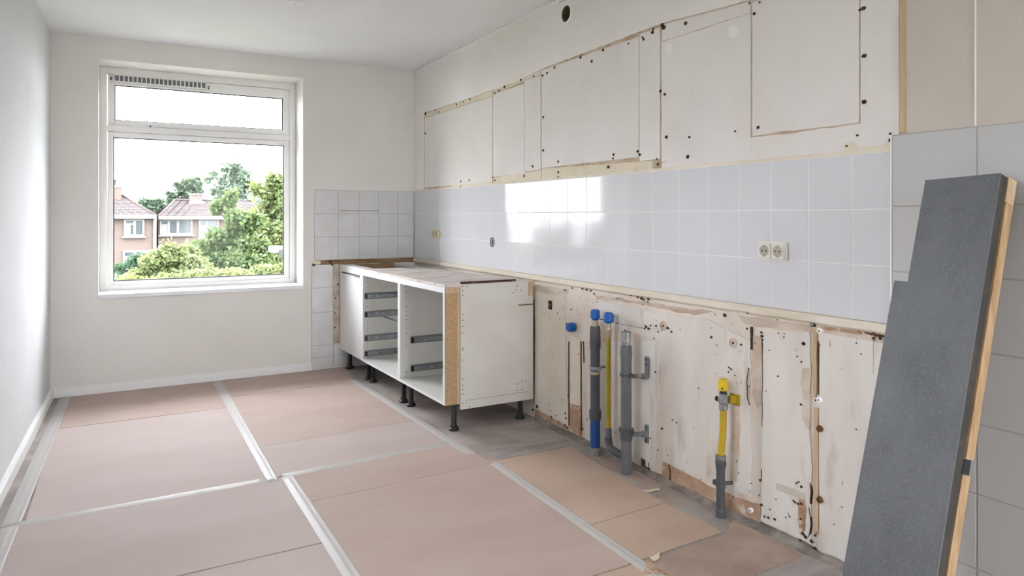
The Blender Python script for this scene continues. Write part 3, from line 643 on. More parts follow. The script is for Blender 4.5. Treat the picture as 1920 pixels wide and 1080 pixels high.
# paper scraps
def scrap(px, label, seed):
    p = jitter([FL(u, v) for u, v in px], .006, .012, seed)
    tag(obj('paper_scrap', prism(p, lambda x, y: (x, y, .0038), lambda x, y: (x, y, .0046+.004*abs(mnoise.noise(Vector((x*40, y*40, 0)))))), 'paper'), label, 'paper scrap', 'torn paper scraps on the floor')
scrap([(1216, 1046), (1238, 1040), (1236, 1049), (1228, 1054), (1222, 1053)], 'torn cream paper scrap beside the board edge at the bottom right', 3)
scrap([(1205, 921), (1236, 916), (1240, 920), (1213, 925)], 'torn cream paper strip at the wall side of the warm brown board', 5)

# ================================================================== BASE CABINETS
CZ0, CZ1 = 0.160, 0.852
def fx(y): return 1.600+(5.76-y)*0.0245            # front line of the run, slightly out of square
DEPTH = 0.565
def cabinet_box(bm, x0, x1, y0, y1, z0, z1, bev=.001):
    """board measured from the front line (x0, x1 = depth behind the front)"""
    vs = [bm.verts.new(p) for p in ((fx(y0)+x0, y0, z0), (fx(y0)+x1, y0, z0), (fx(y1)+x1, y1, z0), (fx(y1)+x0, y1, z0),
                                    (fx(y0)+x0, y0, z1), (fx(y0)+x1, y0, z1), (fx(y1)+x1, y1, z1), (fx(y1)+x0, y1, z1))]
    fs = [bm.faces.new([vs[i] for i in f]) for f in ((3,2,1,0),(4,5,6,7),(0,1,5,4),(1,2,6,5),(2,3,7,6),(3,0,4,7))]
    if bev: bmesh.ops.bevel(bm, geom=list({e for f in fs for e in f.edges}), offset=bev, segments=1, affect='EDGES')
def cb(*a): bm = bmesh.new(); cabinet_box(bm, *a); return bm
def leg(root, x, y, ztop=CZ0):
    bm = bmesh.new(); lathe(bm, (x, y, .018), (0, 0, 1), [(0, .021), (.012, .021), (.012, .0165), (ztop-.030, .0165), (ztop-.030, .030), (ztop-.0175, .030)], 16)
    l = obj('leg', bm, 'black', root)
    obj('foot', lat((x, y, .0005), (0, 0, 1), [(0, .031), (.010, .031), (.018, .024), (.020, .022)], 20), 'black', l)
def runner(root, y, xs, xl, z):
    """telescopic drawer runner screwed to a side panel whose face is at y"""
    x0 = fx(y)+xs; x1 = x0+xl
    r = obj('drawer_runner', box(x0, x1, y-.013, y-.0005, z-.023, z+.023, .002), 'steel_dull', root)
    bm = bmesh.new(); bx(bm, x0+.016, x1, y-.020, y-.0125, z-.012, z+.012, .0015)
    obj('inner_rail', bm, 'steel', r)
    bm = bmesh.new()
    for k, d in enumerate((.05, .075, .12, .17, .24, .29)): lathe(bm, (x0+d, y-.0195, z), (0, -1, 0), [(0, .004 if k % 2 else .006), (.0012, .0035)], 8)
    stuff(obj('slot', bm, 'black', r))
    obj('runner_clip', box(x0-.001, x0+.020, y-.021, y-.004, z-.018, z+.016, .002), 'black', r)
def pin_holes(root, y, xs, zs):
    bm = bmesh.new()
    for z in zs: lathe(bm, (fx(y)+xs, y, z), (0, -1, 0), [(0, .0034), (.0010, .0030)], 8)
    stuff(obj('shelf_pin_holes', bm, 'dark_hole', root))
T = .018
Y0, Y1, Y2, Y3 = 5.765, 5.196, 4.439, 3.722
# --- unit with a door, against the window wall
c1 = tag(empty('base_cabinet', (fx(5.48)+.28, 5.48, 0)), 'white base cabinet with its door on, in the corner by the window wall', 'cabinet', 'stripped base cabinets')
obj('side_panel', cb(.020, DEPTH, Y0-T, Y0, CZ0, CZ1), 'melamine_in', c1); obj('side_panel', cb(.020, DEPTH, Y1+.001, Y1+T, CZ0, CZ1), 'melamine_in', c1)
obj('bottom_panel', cb(.020, DEPTH, Y1+T, Y0-T, CZ0, CZ0+T), 'melamine_in', c1); obj('back_panel', cb(DEPTH-.01, DEPTH, Y1+T, Y0-T, CZ0+T, CZ1-.06), 'melamine_in', c1)
obj('top_rail', cb(.001, .085, Y1+.001, Y0, CZ1+.0005, CZ1+.016), 'melamine', c1)
obj('back_rail', cb(DEPTH-.085, DEPTH, Y1+T, Y0-T, CZ1-.018, CZ1), 'melamine_in', c1)
obj('wall_cleat', cb(.10, DEPTH-.10, Y0-T-.022, Y0-T-.001, CZ1-.055, CZ1+.012), 'brown_wood', c1)
d = obj('door', cb(.000, .0185, Y1+.004, Y0-.004, CZ0+.001, CZ1-.001, .0015), 'melamine', c1)
bm = bmesh.new(); cabinet_box(bm, -.004, .001, Y1+.055, Y0-.06, CZ1-.052, CZ1-.040, 0); hd = obj('handle', bm, 'black', d)
bm = bmesh.new(); cabinet_box(bm, -.010, -.003, Y1+.06, Y1+.17, CZ1-.060, CZ1-.050, .002); obj('handle_lip', bm, 'steel', hd)
leg(c1, 1.668, 5.70); leg(c1, fx(5.26)+.066, 5.232); leg(c1, fx(5.7)+.48, 5.70); leg(c1, fx(5.26)+.48, 5.25)
# --- open unit with four runners
c2 = tag(empty('base_cabinet', (fx(4.8)+.28, 4.82, 0)), 'middle open base cabinet with four drawer runners and a loose rod inside', 'cabinet', 'stripped base cabinets')
obj('side_panel', cb(.0, DEPTH, Y1-T, Y1-.001, CZ0, CZ1), 'melamine_in', c2); obj('side_panel', cb(.0, DEPTH, Y2+.001, Y2+T, CZ0, CZ1), 'melamine_in', c2)
obj('bottom_panel', cb(.0, DEPTH, Y2+T, Y1-T, CZ0, CZ0+T), 'melamine_in', c2); obj('back_panel', cb(DEPTH-.01, DEPTH, Y2+T, Y1-T, CZ0+T, CZ1), 'melamine_in', c2)
bm = bmesh.new(); cabinet_box(bm, -.0012, .002, Y1-T-.001, Y1-.001, CZ0, CZ1, 0); cabinet_box(bm, -.0012, .002, Y2+.001, Y2+T+.001, CZ0, CZ1, 0); cabinet_box(bm, -.0012, .002, Y2+T+.001, Y1-T-.001, CZ0, CZ0+T, 0)
obj('front_edging', bm, 'sill', c2)
obj('front_rail', cb(-.001, .018, Y2+T, Y1-T, CZ1-.036, CZ1-.001), 'melamine', c2)
pts = [(-.001, Y1-.002), (-.001, Y2+.009), (.50, Y2+.009), (.50, Y2+.16), (.47, Y2+.30), (.40, Y1-.30), (.30, Y1-.02), (.02, Y1-.002)]
obj('top_board', prism(jitter([(fx(y)+x, y) for x, y in pts], .004, .04, 9), lambda x, y: (x, y, CZ1+.0005), lambda x, y: (x, y, CZ1+.014)), 'top_board', c2)
for z in (.657, .517, .336, .217): runner(c2, Y1-T, .012, .46, z)
pin_holes(c2, Y1-T, .035, (.79, .765, .72, .62, .58, .46, .435, .41, .385, .29, .265, .18)); 
bm = bmesh.new(); tube(bm, [(fx(4.9)+.16, Y1-T-.002, .49), (fx(4.6)+.25, Y2+T+.002, .455)], .005, 8); obj('loose_rod', bm, 'steel', c2)
leg(c2, fx(5.14)+.066, 5.138); leg(c2, fx(4.47)+.052, 4.487); leg(c2, fx(5.1)+.48, 5.13); leg(c2, fx(4.5)+.48, 4.50)
# --- open end unit with two runners and exposed chipboard
c3 = tag(empty('base_cabinet', (fx(4.1)+.28, 4.08, 0)), 'open end cabinet with two runners, exposed chipboard edge and worn side panel', 'cabinet', 'stripped base cabinets')
obj('side_panel', cb(.0, DEPTH, Y2-T, Y2-.001, CZ0, CZ1), 'melamine_in', c3); obj('side_panel', cb(.0, DEPTH, Y3+.001, Y3+.022, CZ0, CZ1), 'melamine_in', c3)
obj('bottom_panel', cb(.0, DEPTH, Y3+.022, Y2-T, CZ0, CZ0+T), 'melamine_in', c3); obj('back_panel', cb(DEPTH-.01, DEPTH, Y3+.022, Y2-T, CZ0+T, CZ1), 'melamine_in', c3)
bm = bmesh.new(); cabinet_box(bm, -.0012, .002, Y2-T-.001, Y2-.001, CZ0, CZ1, 0); cabinet_box(bm, -.0012, .002, Y3+.001, Y3+.023, CZ0, CZ1, 0); cabinet_box(bm, -.0012, .002, Y3+.023, Y2-T-.001, CZ0, CZ0+T, 0)
obj('front_edging', bm, 'sill', c3)
obj('front_rail', cb(-.001, .018, Y3+.022, Y2-T, CZ1-.036, CZ1-.001), 'melamine', c3)
pts = [(-.002, Y2-.008), (-.002, Y3-.004), (.08, Y3-.012), (.53, Y3-.012), (.52, Y2-.25), (.50, Y2-.12), (.49, Y2-.008)]
obj('top_board', prism(jitter([(fx(y)+x, y) for x, y in pts], .003, .04, 12), lambda x, y: (x, y, CZ1+.0005), lambda x, y: (x, y, CZ1+.0165)), 'top_board', c3)
for z in (.433, .241): runner(c3, Y2-T, .075, .44, z)
pin_holes(c3, Y2-T, .045, (.80, .76, .72, .66, .63, .60, .57, .54, .51, .48, .45, .40, .215, .19))
ex0 = fx(Y3)
cs = obj('chipboard_edge', box(ex0+.002, ex0+.092, Y3-.004, Y3+.0005, CZ0, CZ1-.002), 'chipboard', c3)
obj('corner_block', box(ex0+.002, ex0+.092, Y3-.007, Y3-.0035, CZ1-.034, CZ1-.0005), 'wood_strip', cs)
obj('wood_lipping', box(ex0+.076, ex0+.093, Y3-.009, Y3-.0035, CZ0, CZ1-.034, .001), 'wood_strip', cs)
ep = obj('end_panel', box(ex0+.094, 2.243, Y3-.018, Y3-.0005, .128, .868, .001), 'end_panel', c3)
obj('edge_strip', box(ex0+.094, 2.115, Y3-.024, Y3-.012, .8685, .882), 'dark_edge', ep)
obj('wood_corner', box(2.208, 2.240, Y3-.0215, Y3-.0175, .775, .862), 'wood_strip', ep)
obj('glue_line', box(2.135, 2.243, Y3-.0195, Y3-.0175, .716, .724), 'brown_wood', ep)
obj('panel_groove', box(ex0+.13, 2.20, Y3-.0188, Y3-.0175, .178, .1800), 'grey_mortar', ep)
bm = bmesh.new()
for (x, z) in [(ex0+.108, zz) for zz in (.855, .83, .80, .69, .655, .62, .58, .49, .48, .42, .31, .27, .245, .22, .165)]+[(ex0+.135, .855), (ex0+.13, .168), (ex0+.15, .14), (2.13, .235), (2.16, .25), (2.19, .242), (2.155, .81), (2.13, .838), (2.10, .80), (2.12, .815), (2.165, .195), (2.13, .196)]:
    lathe(bm, (x, Y3-.0176, z), (0, -1, 0), [(0, .0038), (.0012, .0030)], 8)
stuff(obj('screw_holes', bm, 'dark_hole', ep))
leg(c3, fx(4.38)+.058, 4.370); leg(c3, 1.722, 3.752); leg(c3, 2.185, 3.765, .14); leg(c3, fx(4.3)+.48, 4.38)

# ================================================================== PIPES
def strap(root, x, y, z, r, side=1, wallx=W, h=.016, m='steel', arm=True, armdy=0.0):
    """pipe clamp round a vertical pipe with an arm to the wall"""
    k = obj('pipe_clamp', lat((x, y, z-h/2), (0, 0, 1), [(0, r), (0, r+.005), (h, r+.005), (h, r)], 24), m, root)
    bm = bmesh.new()
    bx(bm, x-.012, x+.012, y+(r+.003 if side > 0 else -r-.018), y+(r+.018 if side > 0 else -r-.003), z-.010, z+.010, .002); obj('clamp_ear', bm, m, k)
    if arm:
        bm = bmesh.new(); tube(bm, [(x+r*.8, y, z), (wallx-.012, y+armdy, z)], .0075, 10); obj('clamp_arm', bm, m, k)
    return k
XA, YA = 2.200, 2.996
pa = tag(empty('drain_pipe', (XA, YA, 0)), 'dark grey drain pipe with blue cap and blue foot, nearest the cabinets', 'pipe', 'stub pipes on the stripped wall')
obj('pipe_body', lat((XA, YA, .150), (0, 0, 1), [(0, .0255), (.49, .0255)], 28), 'pvc_grey', pa)
obj('coupling', lat((XA, YA, .555), (0, 0, 1), [(0, .0262), (.012, .0268), (.012, .0292), (.022, .0292), (.022, .0262), (.030, .0262), (.030, .0296), (.046, .0296), (.048, .0282), (.106, .0282), (.120, .0262), (.128, .0255)], 28), 'pvc_grey', pa)
obj('metal_nipple', lat((XA, YA, .668), (0, 0, 1), [(0, .0165), (.022, .0165), (.022, .0185), (.040, .0185), (.040, .0135), (.062, .0135)], 18), 'brass', pa)
obj('pipe_cap', lat((XA, YA, .716), (0, 0, 1), [(0, .0165), (.010, .0225), (.013, .0262), (.048, .0245), (.053, .0225), (.055, .017), (.052, .015)], 28), 'blue', pa)
obj('collar', lat((XA, YA, .188), (0, 0, 1), [(0, .0262), (0, .0305), (.010, .0318), (.045, .0318), (.050, .0300), (.056, .0262)], 28), 'pvc_grey', pa)
obj('blue_foot', lat((XA, YA, .030), (0, 0, 1), [(0, .0268), (.160, .0262)], 28), 'blue_pipe', pa)
obj('cement_base', lat((XA, YA, .0005), (0, 0, 1), [(0, .030), (.028, .0285), (.040, .0270)], 28), 'dusty_grey', pa)
strap(pa, XA, YA, .462, .0258, -1, armdy=-.01); obj('pipe_band', lat((XA, YA, .428), (0, 0, 1), [(0, .0262), (.016, .0262)], 24), 'brass', pa)
XB, YB = 2.200, 2.880
pb = tag(empty('gas_pipe', (XB, YB, 0)), 'slim yellow pipe with blue cap standing between two grey pipes', 'pipe', 'stub pipes on the stripped wall')
obj('pipe_body', lat((XB, YB, .155), (0, 0, 1), [(0, .0125), (.50, .0125)], 20), 'yellow_pipe', pb)
obj('fitting', lat((XB, YB, .640), (0, 0, 1), [(0, .0135), (.012, .0150), (.012, .0170), (.040, .0180), (.052, .0165), (.052, .0130), (.086, .0130)], 12), 'brass', pb)
obj('pipe_cap', lat((XB, YB, .714), (0, 0, 1), [(0, .0150), (.008, .0240), (.012, .0272), (.046, .0262), (.052, .0240), (.055, .018), (.052, .016)], 28), 'blue', pb)
XC, YC = 2.170, 2.699
obj('threaded_socket', lat((XB, YB, .118), (0, 0, 1), [(0, .0150)]+[(i*.008+(.002 if j else 0), .0172 if j else .0150) for i in range(1, 6) for j in (0, 1)]+[(.055, .0150)], 18), 'pvc_mid', pb)
bm = bmesh.new(); pth = [(XB, YB, .125)]
for i in range(8):
    a = math.pi/2*i/7; pth.append((XB-(.010*(1-math.cos(a))), YB-.040*(1-math.cos(a)), .115-.040*math.sin(a)))
pth.append((XC+.004, YC+.0275, .072)); tube(bm, pth, .0190, 18); obj('elbow', bm, 'pvc_grey', pb)
pc = tag(empty('drain_pipe', (XC, YC, 0)), 'mid grey drain pipe with open metal top and two wall brackets', 'pipe', 'stub pipes on the stripped wall')
obj('pipe_body', lat((XC, YC, .0005), (0, 0, 1), [(0, .0265), (.555, .0265)], 28), 'pvc_mid', pc)
obj('top_sleeve', lat((XC, YC, .545), (0, 0, 1), [(0, .0272), (.040, .0280), (.045, .0296), (.058, .0296), (.058, .0280), (.085, .0280), (.088, .0255)], 28), 'pvc_mid', pc)
obj('metal_socket', lat((XC, YC, .620), (0, 0, 1), [(0, .0225), (.018, .0225), (.030, .0255), (.078, .0255), (.078, .0232), (.020, .0200)], 28), 'steel', pc)
obj('collar', lat((XC, YC, .165), (0, 0, 1), [(0, .0272), (0, .0300), (.012, .0318), (.052, .0318), (.058, .0300), (.060, .0272)], 28), 'pvc_grey', pc)
def bracket(root, z, zlo, zhi):
    k = obj('wall_bracket', box(W-.016, W-.006, YC-.062, YC-.036, zlo, zhi, .002), 'steel_dull', root)
    bm = bmesh.new(); 
    for zz in (zlo+.014, zhi-.014, zhi-.038): lathe(bm, (W-.0155, YC-.049, zz), (-1, 0, 0), [(0, .006), (.0012, .005)], 10)
    stuff(obj('bracket_hole', bm, 'black', k))
    bm = bmesh.new(); tube(bm, [(XC+.024, YC-.016, z), (W-.03, YC-.046, z), (W-.012, YC-.049, z)], .0105, 12); obj('bracket_arm', bm, 'steel_dull', k)
    obj('clamp_bolt', box(W-.040, W-.015, YC-.064, YC-.034, z-.014, z+.014, .003), 'steel', k)
strap(pc, XC, YC, .487, .0268, -1, h=.014, m='pvc_grey', arm=False); strap(pc, XC, YC, .215, .0318, -1, h=.016, m='pvc_grey', arm=False)
bracket(pc, .480, .470, .575); bracket(pc, .195, .150, .240)
rl = tag(obj('wall_channel', box(W-.0070, W, YC-.066, YC-.034, .03, .47, .001), 'skim'), 'pale plastered channel behind the pipe brackets', 'wall channel')
y, z = RW(1079, 613)
pe = tag(empty('pipe_cap', (W, y, z-.026)), 'small blue cap on a stub in the wall, left of the pipes', 'pipe cap')
obj('cap_body', lat((W-.012, y, z), (-1, 0, 0), [(0, .0262), (.006, .0272), (.034, .0256), (.040, .022), (.0415, .014)], 10), 'blue', pe)
obj('stub', lat((W+.001, y, z), (-1, 0, 0), [(0, .014), (.014, .014)], 14), 'brass', pe)
XD, YD = 2.205, 2.113
pd = tag(empty('gas_hose', (XD, YD, 0)), 'bent yellow gas hose with yellow cap on a dark grey pipe', 'gas hose', 'stub pipes on the stripped wall')
obj('lower_pipe', lat((XD-.002, YD, .0005), (0, 0, 1), [(0, .0205), (.030, .0205), (.036, .0180), (.22, .0180)], 24), 'pvc_grey', pd)
obj('coupling', lat((XD-.002, YD, .196), (0, 0, 1), [(0, .0185), (.006, .0205), (.020, .0205), (.024, .0228), (.036, .0228), (.040, .0208), (.052, .0208)], 24), 'pvc_grey', pd)
obj('metal_ring', lat((XD-.002, YD, .244), (0, 0, 1), [(0, .0200), (0, .0218), (.016, .0218), (.018, .0195)], 24), 'steel', pd)
bm = bmesh.new(); hp = []
for i in range(13):
    t = i/12; hp.append((XD-.002+.012*math.sin(t*1.2)-.004*t, YD-.008*t-.004*math.sin(t*math.pi), .250+.215*t))
tube(bm, hp, .0145, 20); obj('hose', bm, 'yellow_hose', pd)
tx, ty = hp[-1][0], hp[-1][1]
obj('hose_nut', lat((tx, ty, .452), (0, 0, 1), [(0, .0165), (.006, .0185), (.020, .0185), (.024, .0160), (.030, .0160)], 10), 'steel', pd)
obj('valve', lat((tx, ty, .478), (0, 0, 1), [(0, .0165), (.004, .0215), (.026, .0225), (.032, .0180), (.044, .0180)], 14), 'steel', pd)
bm = bmesh.new(); lathe(bm, (tx, ty+.018, .492), (0, 1, 0), [(0, .008), (.012, .008), (.012, .011), (.020, .011)], 12); obj('valve_screw', bm, 'black', pd)
obj('cap_neck', lat((tx, ty, .520), (0, 0, 1), [(0, .0140), (.022, .0140)], 16), 'black', pd)
cpd = obj('pipe_cap', lat((tx, ty, .534), (0, 0, 1), [(0, .0190), (.003, .0220), (.006, .0225), (.042, .0215), (.048, .0190), (.049, .0150)], 28), 'yellow', pd)
tri = [(-.006, 0), (.006, 0), (0, .010)]
obj('triangle_mark', prism(tri, lambda a, b: (tx-.0185+a*.55, ty-.0120-a*.8, .543+b), lambda a, b: (tx-.0200+a*.55, ty-.0132-a*.8, .543+b)), 'rust', cpd)
bkt = obj('wall_bracket', box(tx+.020, W-.004, ty-.022, ty-.004, .478, .510, .002), 'yellow_pipe', pd)
obj('bracket_plate', box(W-.010, W-.002, ty-.040, ty+.012, .470, .516, .001), 'yellow_pipe', bkt)
strap(pd, XD-.002, YD, .138, .0182, 1, h=.016, m='pvc_grey', armdy=-.012)
obj('valve_arm', lat((tx+.005, ty, .494), (1, 0, -.25), [(0, .010), (W-tx-.012, .007)], 10), 'steel', pd)

# ================================================================== SMALL WALL FITTINGS
def double_socket(yc, zc, wd, ht, x, m, label, oval):
    r = tag(empty('double_socket', (x, yc, zc-ht/2)), label, 'socket', 'double wall sockets')
    obj('cover_plate', box(x-.012, x, yc-wd/2, yc+wd/2, zc-ht/2, zc+ht/2, .005, 2), m, r)
    for s in (-1, 1):
        cy = yc+s*wd*.225; hs = wd*.205
        f = obj('socket_insert', box(x-.0165, x-.0118, cy-hs, cy+hs, zc-hs*1.05, zc+hs*1.05, .0015), m, r)
        obj('recess', lat((x-.0164, cy, zc), (-1, 0, 0), [(0, hs*.78), (.0016, hs*.78), (.0016, hs*.68), (-.003+.0045, hs*.66)], 24), 'socket_in', f)
        obj('recess_ring', lat((x-.0164, cy, zc), (-1, 0, 0), [(0, hs*.84), (.0022, hs*.84), (.0022, hs*.76), (0, hs*.76)], 28, False), m, f)
        bm = bmesh.new()
        for dy in (-.0095, .0095): lathe(bm, (x-.0182, cy+dy, zc), (-1, 0, 0), [(0, .0034), (.0008, .0030)], 10)
        stuff(obj('pin_hole', bm, 'black', f))
        bm = bmesh.new()
        for dz in (-1, 1): bx(bm, x-.0196, x-.0178, cy-.003, cy+.003, zc+dz*hs*.72-.003, zc+dz*hs*.72+.003)
        stuff(obj('earth_clip', bm, 'steel', f))
double_socket(1.890, 1.129, .142, .076, W-.0078, 'socket', 'cream double wall socket in the white tiles above the gas hose', False)
double_socket(5.265, 1.125, .150, .070, W-.0078, 'socket_old', 'small yellowed double socket in the tiles near the room corner', True)
y, z = RW(925, 454)
jb = tag(empty('junction_box', (W-.008, y, z-.03)), 'round open black socket hole in the white tiles above the cabinets', 'socket hole')
obj('rim', lat((W-.0076, y, z), (-1, 0, 0), [(0, .034), (.0025, .034), (.0025, .026), (0, .026)], 28, False), 'black', jb)
obj('inner_cup', lat((W-.0076, y, z), (-1, 0, 0), [(0, .0262), (.0008, .0262)], 24), 'grille', jb)
obj('cable_end', box(W-.0135, W-.008, y-.010, y-.002, z-.016, z+.016, .002), 'black', jb)
vd = tag(empty('vent_duct', (W, VY, VZ-VR)), 'round dark extractor duct hole high on the kitchen wall', 'vent')
obj('duct_rim', lat((W-.0048, VY, VZ), (-1, 0, 0), [(0, VR+.006), (.005, VR+.005), (.005, VR-.002), (0, VR-.003)], 36, False), 'trim', vd)
bm = bmesh.new(); lathe(bm, (W-.005, VY, VZ), (1, 0, 0), [(0, VR-.0015), (.26, VR-.002), (.26, .001)], 36, False); obj('duct_tube', bm, 'duct', vd)
obj('duct_flap', box(W+.035, W+.039, VY-.046, VY+.022, VZ-.044, VZ+.044), 'duct', vd)
for (u, v, lab) in ((1540.5, 803, 'brown bolt in the bare wall, the upper of two beside the tan strip'), (1540.5, 936, 'brown bolt in the bare wall, the lower of two beside the tan strip')):
    y, z = RW(u, v); r = tag(empty('wall_bolt', (W-.0055, y, z-.012)), lab, 'bolt', 'bolts beside the tan wood strip')
    obj('bolt_head', lat((W-.005, y, z), (-1, 0, 0), [(0, .0125), (.012, .0118), (.015, .009)], 6), 'rust', r); obj('bolt_hole', lat((W-.0195, y, z), (-1, 0, 0), [(0, .0048), (.0012, .004)], 10), 'dark_hole', r)
for (u, v, lab) in ((1541, 620, 'white wall plug high beside the tan strip under the ledge'), (1540, 749, 'white wall plug in the gap of the tan wood strip'), (1411, 976, 'cream wall plug low in the exposed tan plaster')):
    y, z = RW(u, v-(20 if v > 970 else 0)); r = tag(empty('wall_plug', (W-.005, y, z-.010)), lab, 'wall plug', 'wall plugs in the bare plaster')
    obj('plug_collar', lat((W-.002, y, z), (-1, 0, 0), [(0, .0110), (.014, .0105), (.015, .008)], 14), 'trim', r); obj('plug_hole', lat((W-.0165, y, z), (-1, 0, 0), [(0, .0035), (.001, .003)], 8), 'dark_hole', r)
# ceiling rose at the top edge of the picture
cr = tag(empty('ceiling_rose', (.905, 4.24, HC-.03)), 'white round ceiling cap cut by the top edge', 'ceiling rose')
obj('rose_body', lat((.905, 4.24, HC), (0, 0, -1), [(0, .056), (.012, .055), (.024, .044), (.028, .020)], 32), 'trim', cr)
obj('rose_screw', lat((.905, 4.24, HC-.0275), (0, 0, -1), [(0, .006), (.002, .005)], 10), 'steel', cr)

# ================================================================== LEANING WORKTOP
SL = 0.300
def bxp(z): return 2.150-(1.388-z)*SL
nrm = Vector((1, 0, -SL)).normalized()
def bp(y, z, d): v = Vector((bxp(z), y, z))+nrm*d; return (v.x, v.y, v.z)
lw = tag(empty('worktop_offcut', (bxp(0)+.05, 1.14, 0)), 'dark grey notched worktop piece leaning against the tiled wall', 'worktop')
zb = .0175
o1 = [(1.020, zb), (1.020, 1.388), (1.227, 1.377), (1.227, 1.071), (1.268, 1.071), (1.268, zb)]
face = obj('laminate_slab', prism(o1, lambda y, z: bp(y, z, .0), lambda y, z: bp(y, z, .006)), 'slate', lw)
obj('slab_core', prism([(1.0205, zb), (1.0205, 1.3875), (1.2265, 1.3765), (1.2265, 1.0705), (1.2675, 1.0705), (1.2675, zb)], lambda y, z: bp(y, z, .0058), lambda y, z: bp(y, z, .042)), 'slate_edge', lw)
obj('backing_board', prism([(1.030, zb+.012), (1.030, 1.380), (1.218, 1.370), (1.218, zb+.012)], lambda y, z: bp(y, z, .042), lambda y, z: bp(y, z, .052)), 'plywood', lw)
def batten(y0, y1, z0, z1, d0, d1, m='plywood'): return obj('batten', prism([(y0, z0), (y1, z0), (y1, z1), (y0, z1)], lambda y, z: bp(y, z, d0), lambda y, z: bp(y, z, d1)), m, lw)
batten(1.0195, 1.075, .632, 1.320, .052, .092); batten(1.0195, 1.075, 1.321, 1.392, .046, .092, 'wood_strip')
batten(1.0195, 1.075, .03, .590, .048, .088); obj('spacer', prism([(1.021, .592), (1.06, .592), (1.06, .630), (1.021, .630)], lambda y, z: bp(y, z, .046), lambda y, z: bp(y, z, .082)), 'black', lw)
batten(1.19, 1.222, .05, 1.360, .052, .092)

# ================================================================== OUTSIDE
GZ = -4.2
struct(obj('ground_outside', box(-70, 70, -60, 140, GZ-.3, GZ), 'lawn', origin=(0, 0, 0)), 'grassy gardens below the window')
def P(u, v, y): a = BW(u, v, y); return Vector((a[0], y, a[1]))
def house(name, u0, u1, y, ev, apex_l, apex_r, rv, depth, label, ov=.35, ol=.35, orr=.35, x0=None, xa=None):
    """brick house with hipped tile roof; all measured at facade distance y"""
    x0, x1 = (BW(u0, ev, y)[0] if x0 is None else x0), BW(u1, ev, y)[0]; ez = BW(u0, ev, y)[1]
    r = tag(empty(name, ((x0+x1)/2, y+depth/2, GZ)), label, 'house', 'brick houses beyond the garden')
    obj('wall', box(x0, x1, y, y+depth, GZ, ez), 'brick', r)
    xa, xb = (BW(apex_l, rv, y+depth/2)[0] if xa is None else xa), BW(apex_r, rv, y+depth/2)[0]; rz = BW(apex_l, rv, y+depth/2)[1]
    E0 = [Vector((x0-ol, y-ov, ez)), Vector((x1+orr, y-ov, ez)), Vector((x1+orr, y+depth+ov, ez)), Vector((x0-ol, y+depth+ov, ez))]
    A, B = Vector((xa, y+depth/2, rz)), Vector((xb, y+depth/2, rz))
    bm = bmesh.new()
    def slope(e0, e1, t0, t1, rows):
        nn = (e1-e0).cross(((t0+t1)/2)-(e0+e1)/2); nn.normalize()
        if nn.z < 0: nn = -nn
        for i in range(rows):
            a, b = i/rows, (i+1)/rows+.3/rows
            if b > 1: b = 1
            p = [e0.lerp(t0, a)+nn*.06, e1.lerp(t1, a)+nn*.06, e1.lerp(t1, b), e0.lerp(t0, b)]
            q_ = [e0.lerp(t0, a), e1.lerp(t1, a)]
            vs = [bm.verts.new(k) for k in p]; ws = [bm.verts.new(k) for k in q_]
            try: bm.faces.new(vs)
            except ValueError: pass
            bm.faces.new([ws[0], ws[1], vs[1], vs[0]])
            # roll of each tile column
            ln = (p[1]-p[0]).length; nc = max(1, int(ln/.45))
            for c_ in range(1, nc):
                s0 = p[0].lerp(p[1], c_/nc); s1 = p[3].lerp(p[2], c_/nc); dx = (p[1]-p[0]).normalized()*.05
                bm.faces.new([bm.verts.new(k) for k in (s0-dx, s0+nn*.05, s1+nn*.05, s1-dx)]); 
    slope(E0[0], E0[1], A, B, 14); slope(E0[1], E0[2], B, B, 14); slope(E0[2], E0[3], B, A, 14); slope(E0[3], E0[0], A, A, 14)
    obj('roof', bm, 'roof', r)
    bm = bmesh.new()
    for a, b in ((E0[0], A), (E0[1], B), (A, B)): tube(bm, [a+Vector((0, 0, .06)), b+Vector((0, 0, .06))], .06, 8)
    obj('ridge', bm, 'roof', r)
    obj('gutter', box(x0-ol, x1+orr, y-ov-.14, y-ov+.02, ez-.16, ez+.06, .02), 'owhite', r)
    obj('soffit', box(x0-ol, x1+orr, y-ov, y, ez-.06, ez-.01), 'owhite', r)
    return r, ez
def hwin(root, u0, u1, v0, v1, y, mull, trans=None):
    a = BW(u0, v0, y); b = BW(u1, v1, y); x0, x1, z1, z0 = a[0], b[0], a[1], b[1]
    bm = bmesh.new(); t = .12
    ring(bm, x0+t, x1-t, z0+t, z1-t, x0, x1, z0, z1, y-.12, y+.02, .01)
    for f in mull: xx = x0+(x1-x0)*f; bx(bm, xx-.07, xx+.07, y-.11, y, z0+t, z1-t)
    if trans: 
        for (fa, fb, fz) in trans: zz = z0+(z1-z0)*fz; bx(bm, x0+(x1-x0)*fa, x0+(x1-x0)*fb, y-.10, y, zz-.05, zz+.05)
    f_ = obj('window', bm, 'owhite', root)
    obj('pane', box(x0+t, x1-t, y-.05, y-.03, z0+t, z1-t), 'oglass', f_)
    bm = bmesh.new(); bx(bm, x0+t, x0+t+(x1-x0)*.22, y-.075, y-.055, z0+t, z0+(z1-z0)*.68); obj('curtain', bm, 'owhite', f_)
    obj('window_sill', box(x0-.08, x1+.08, y-.22, y, z0-.10, z0, .01), 'owhite', f_)
HY = 48.0
h1, ez1 = house('brick_house', 96, 292.5, HY, 405, 150, 228, 366, 9, 'brick house row with mauve hip roof at the left edge of the window', orr=.0, x0=-13.0, xa=-9.5)
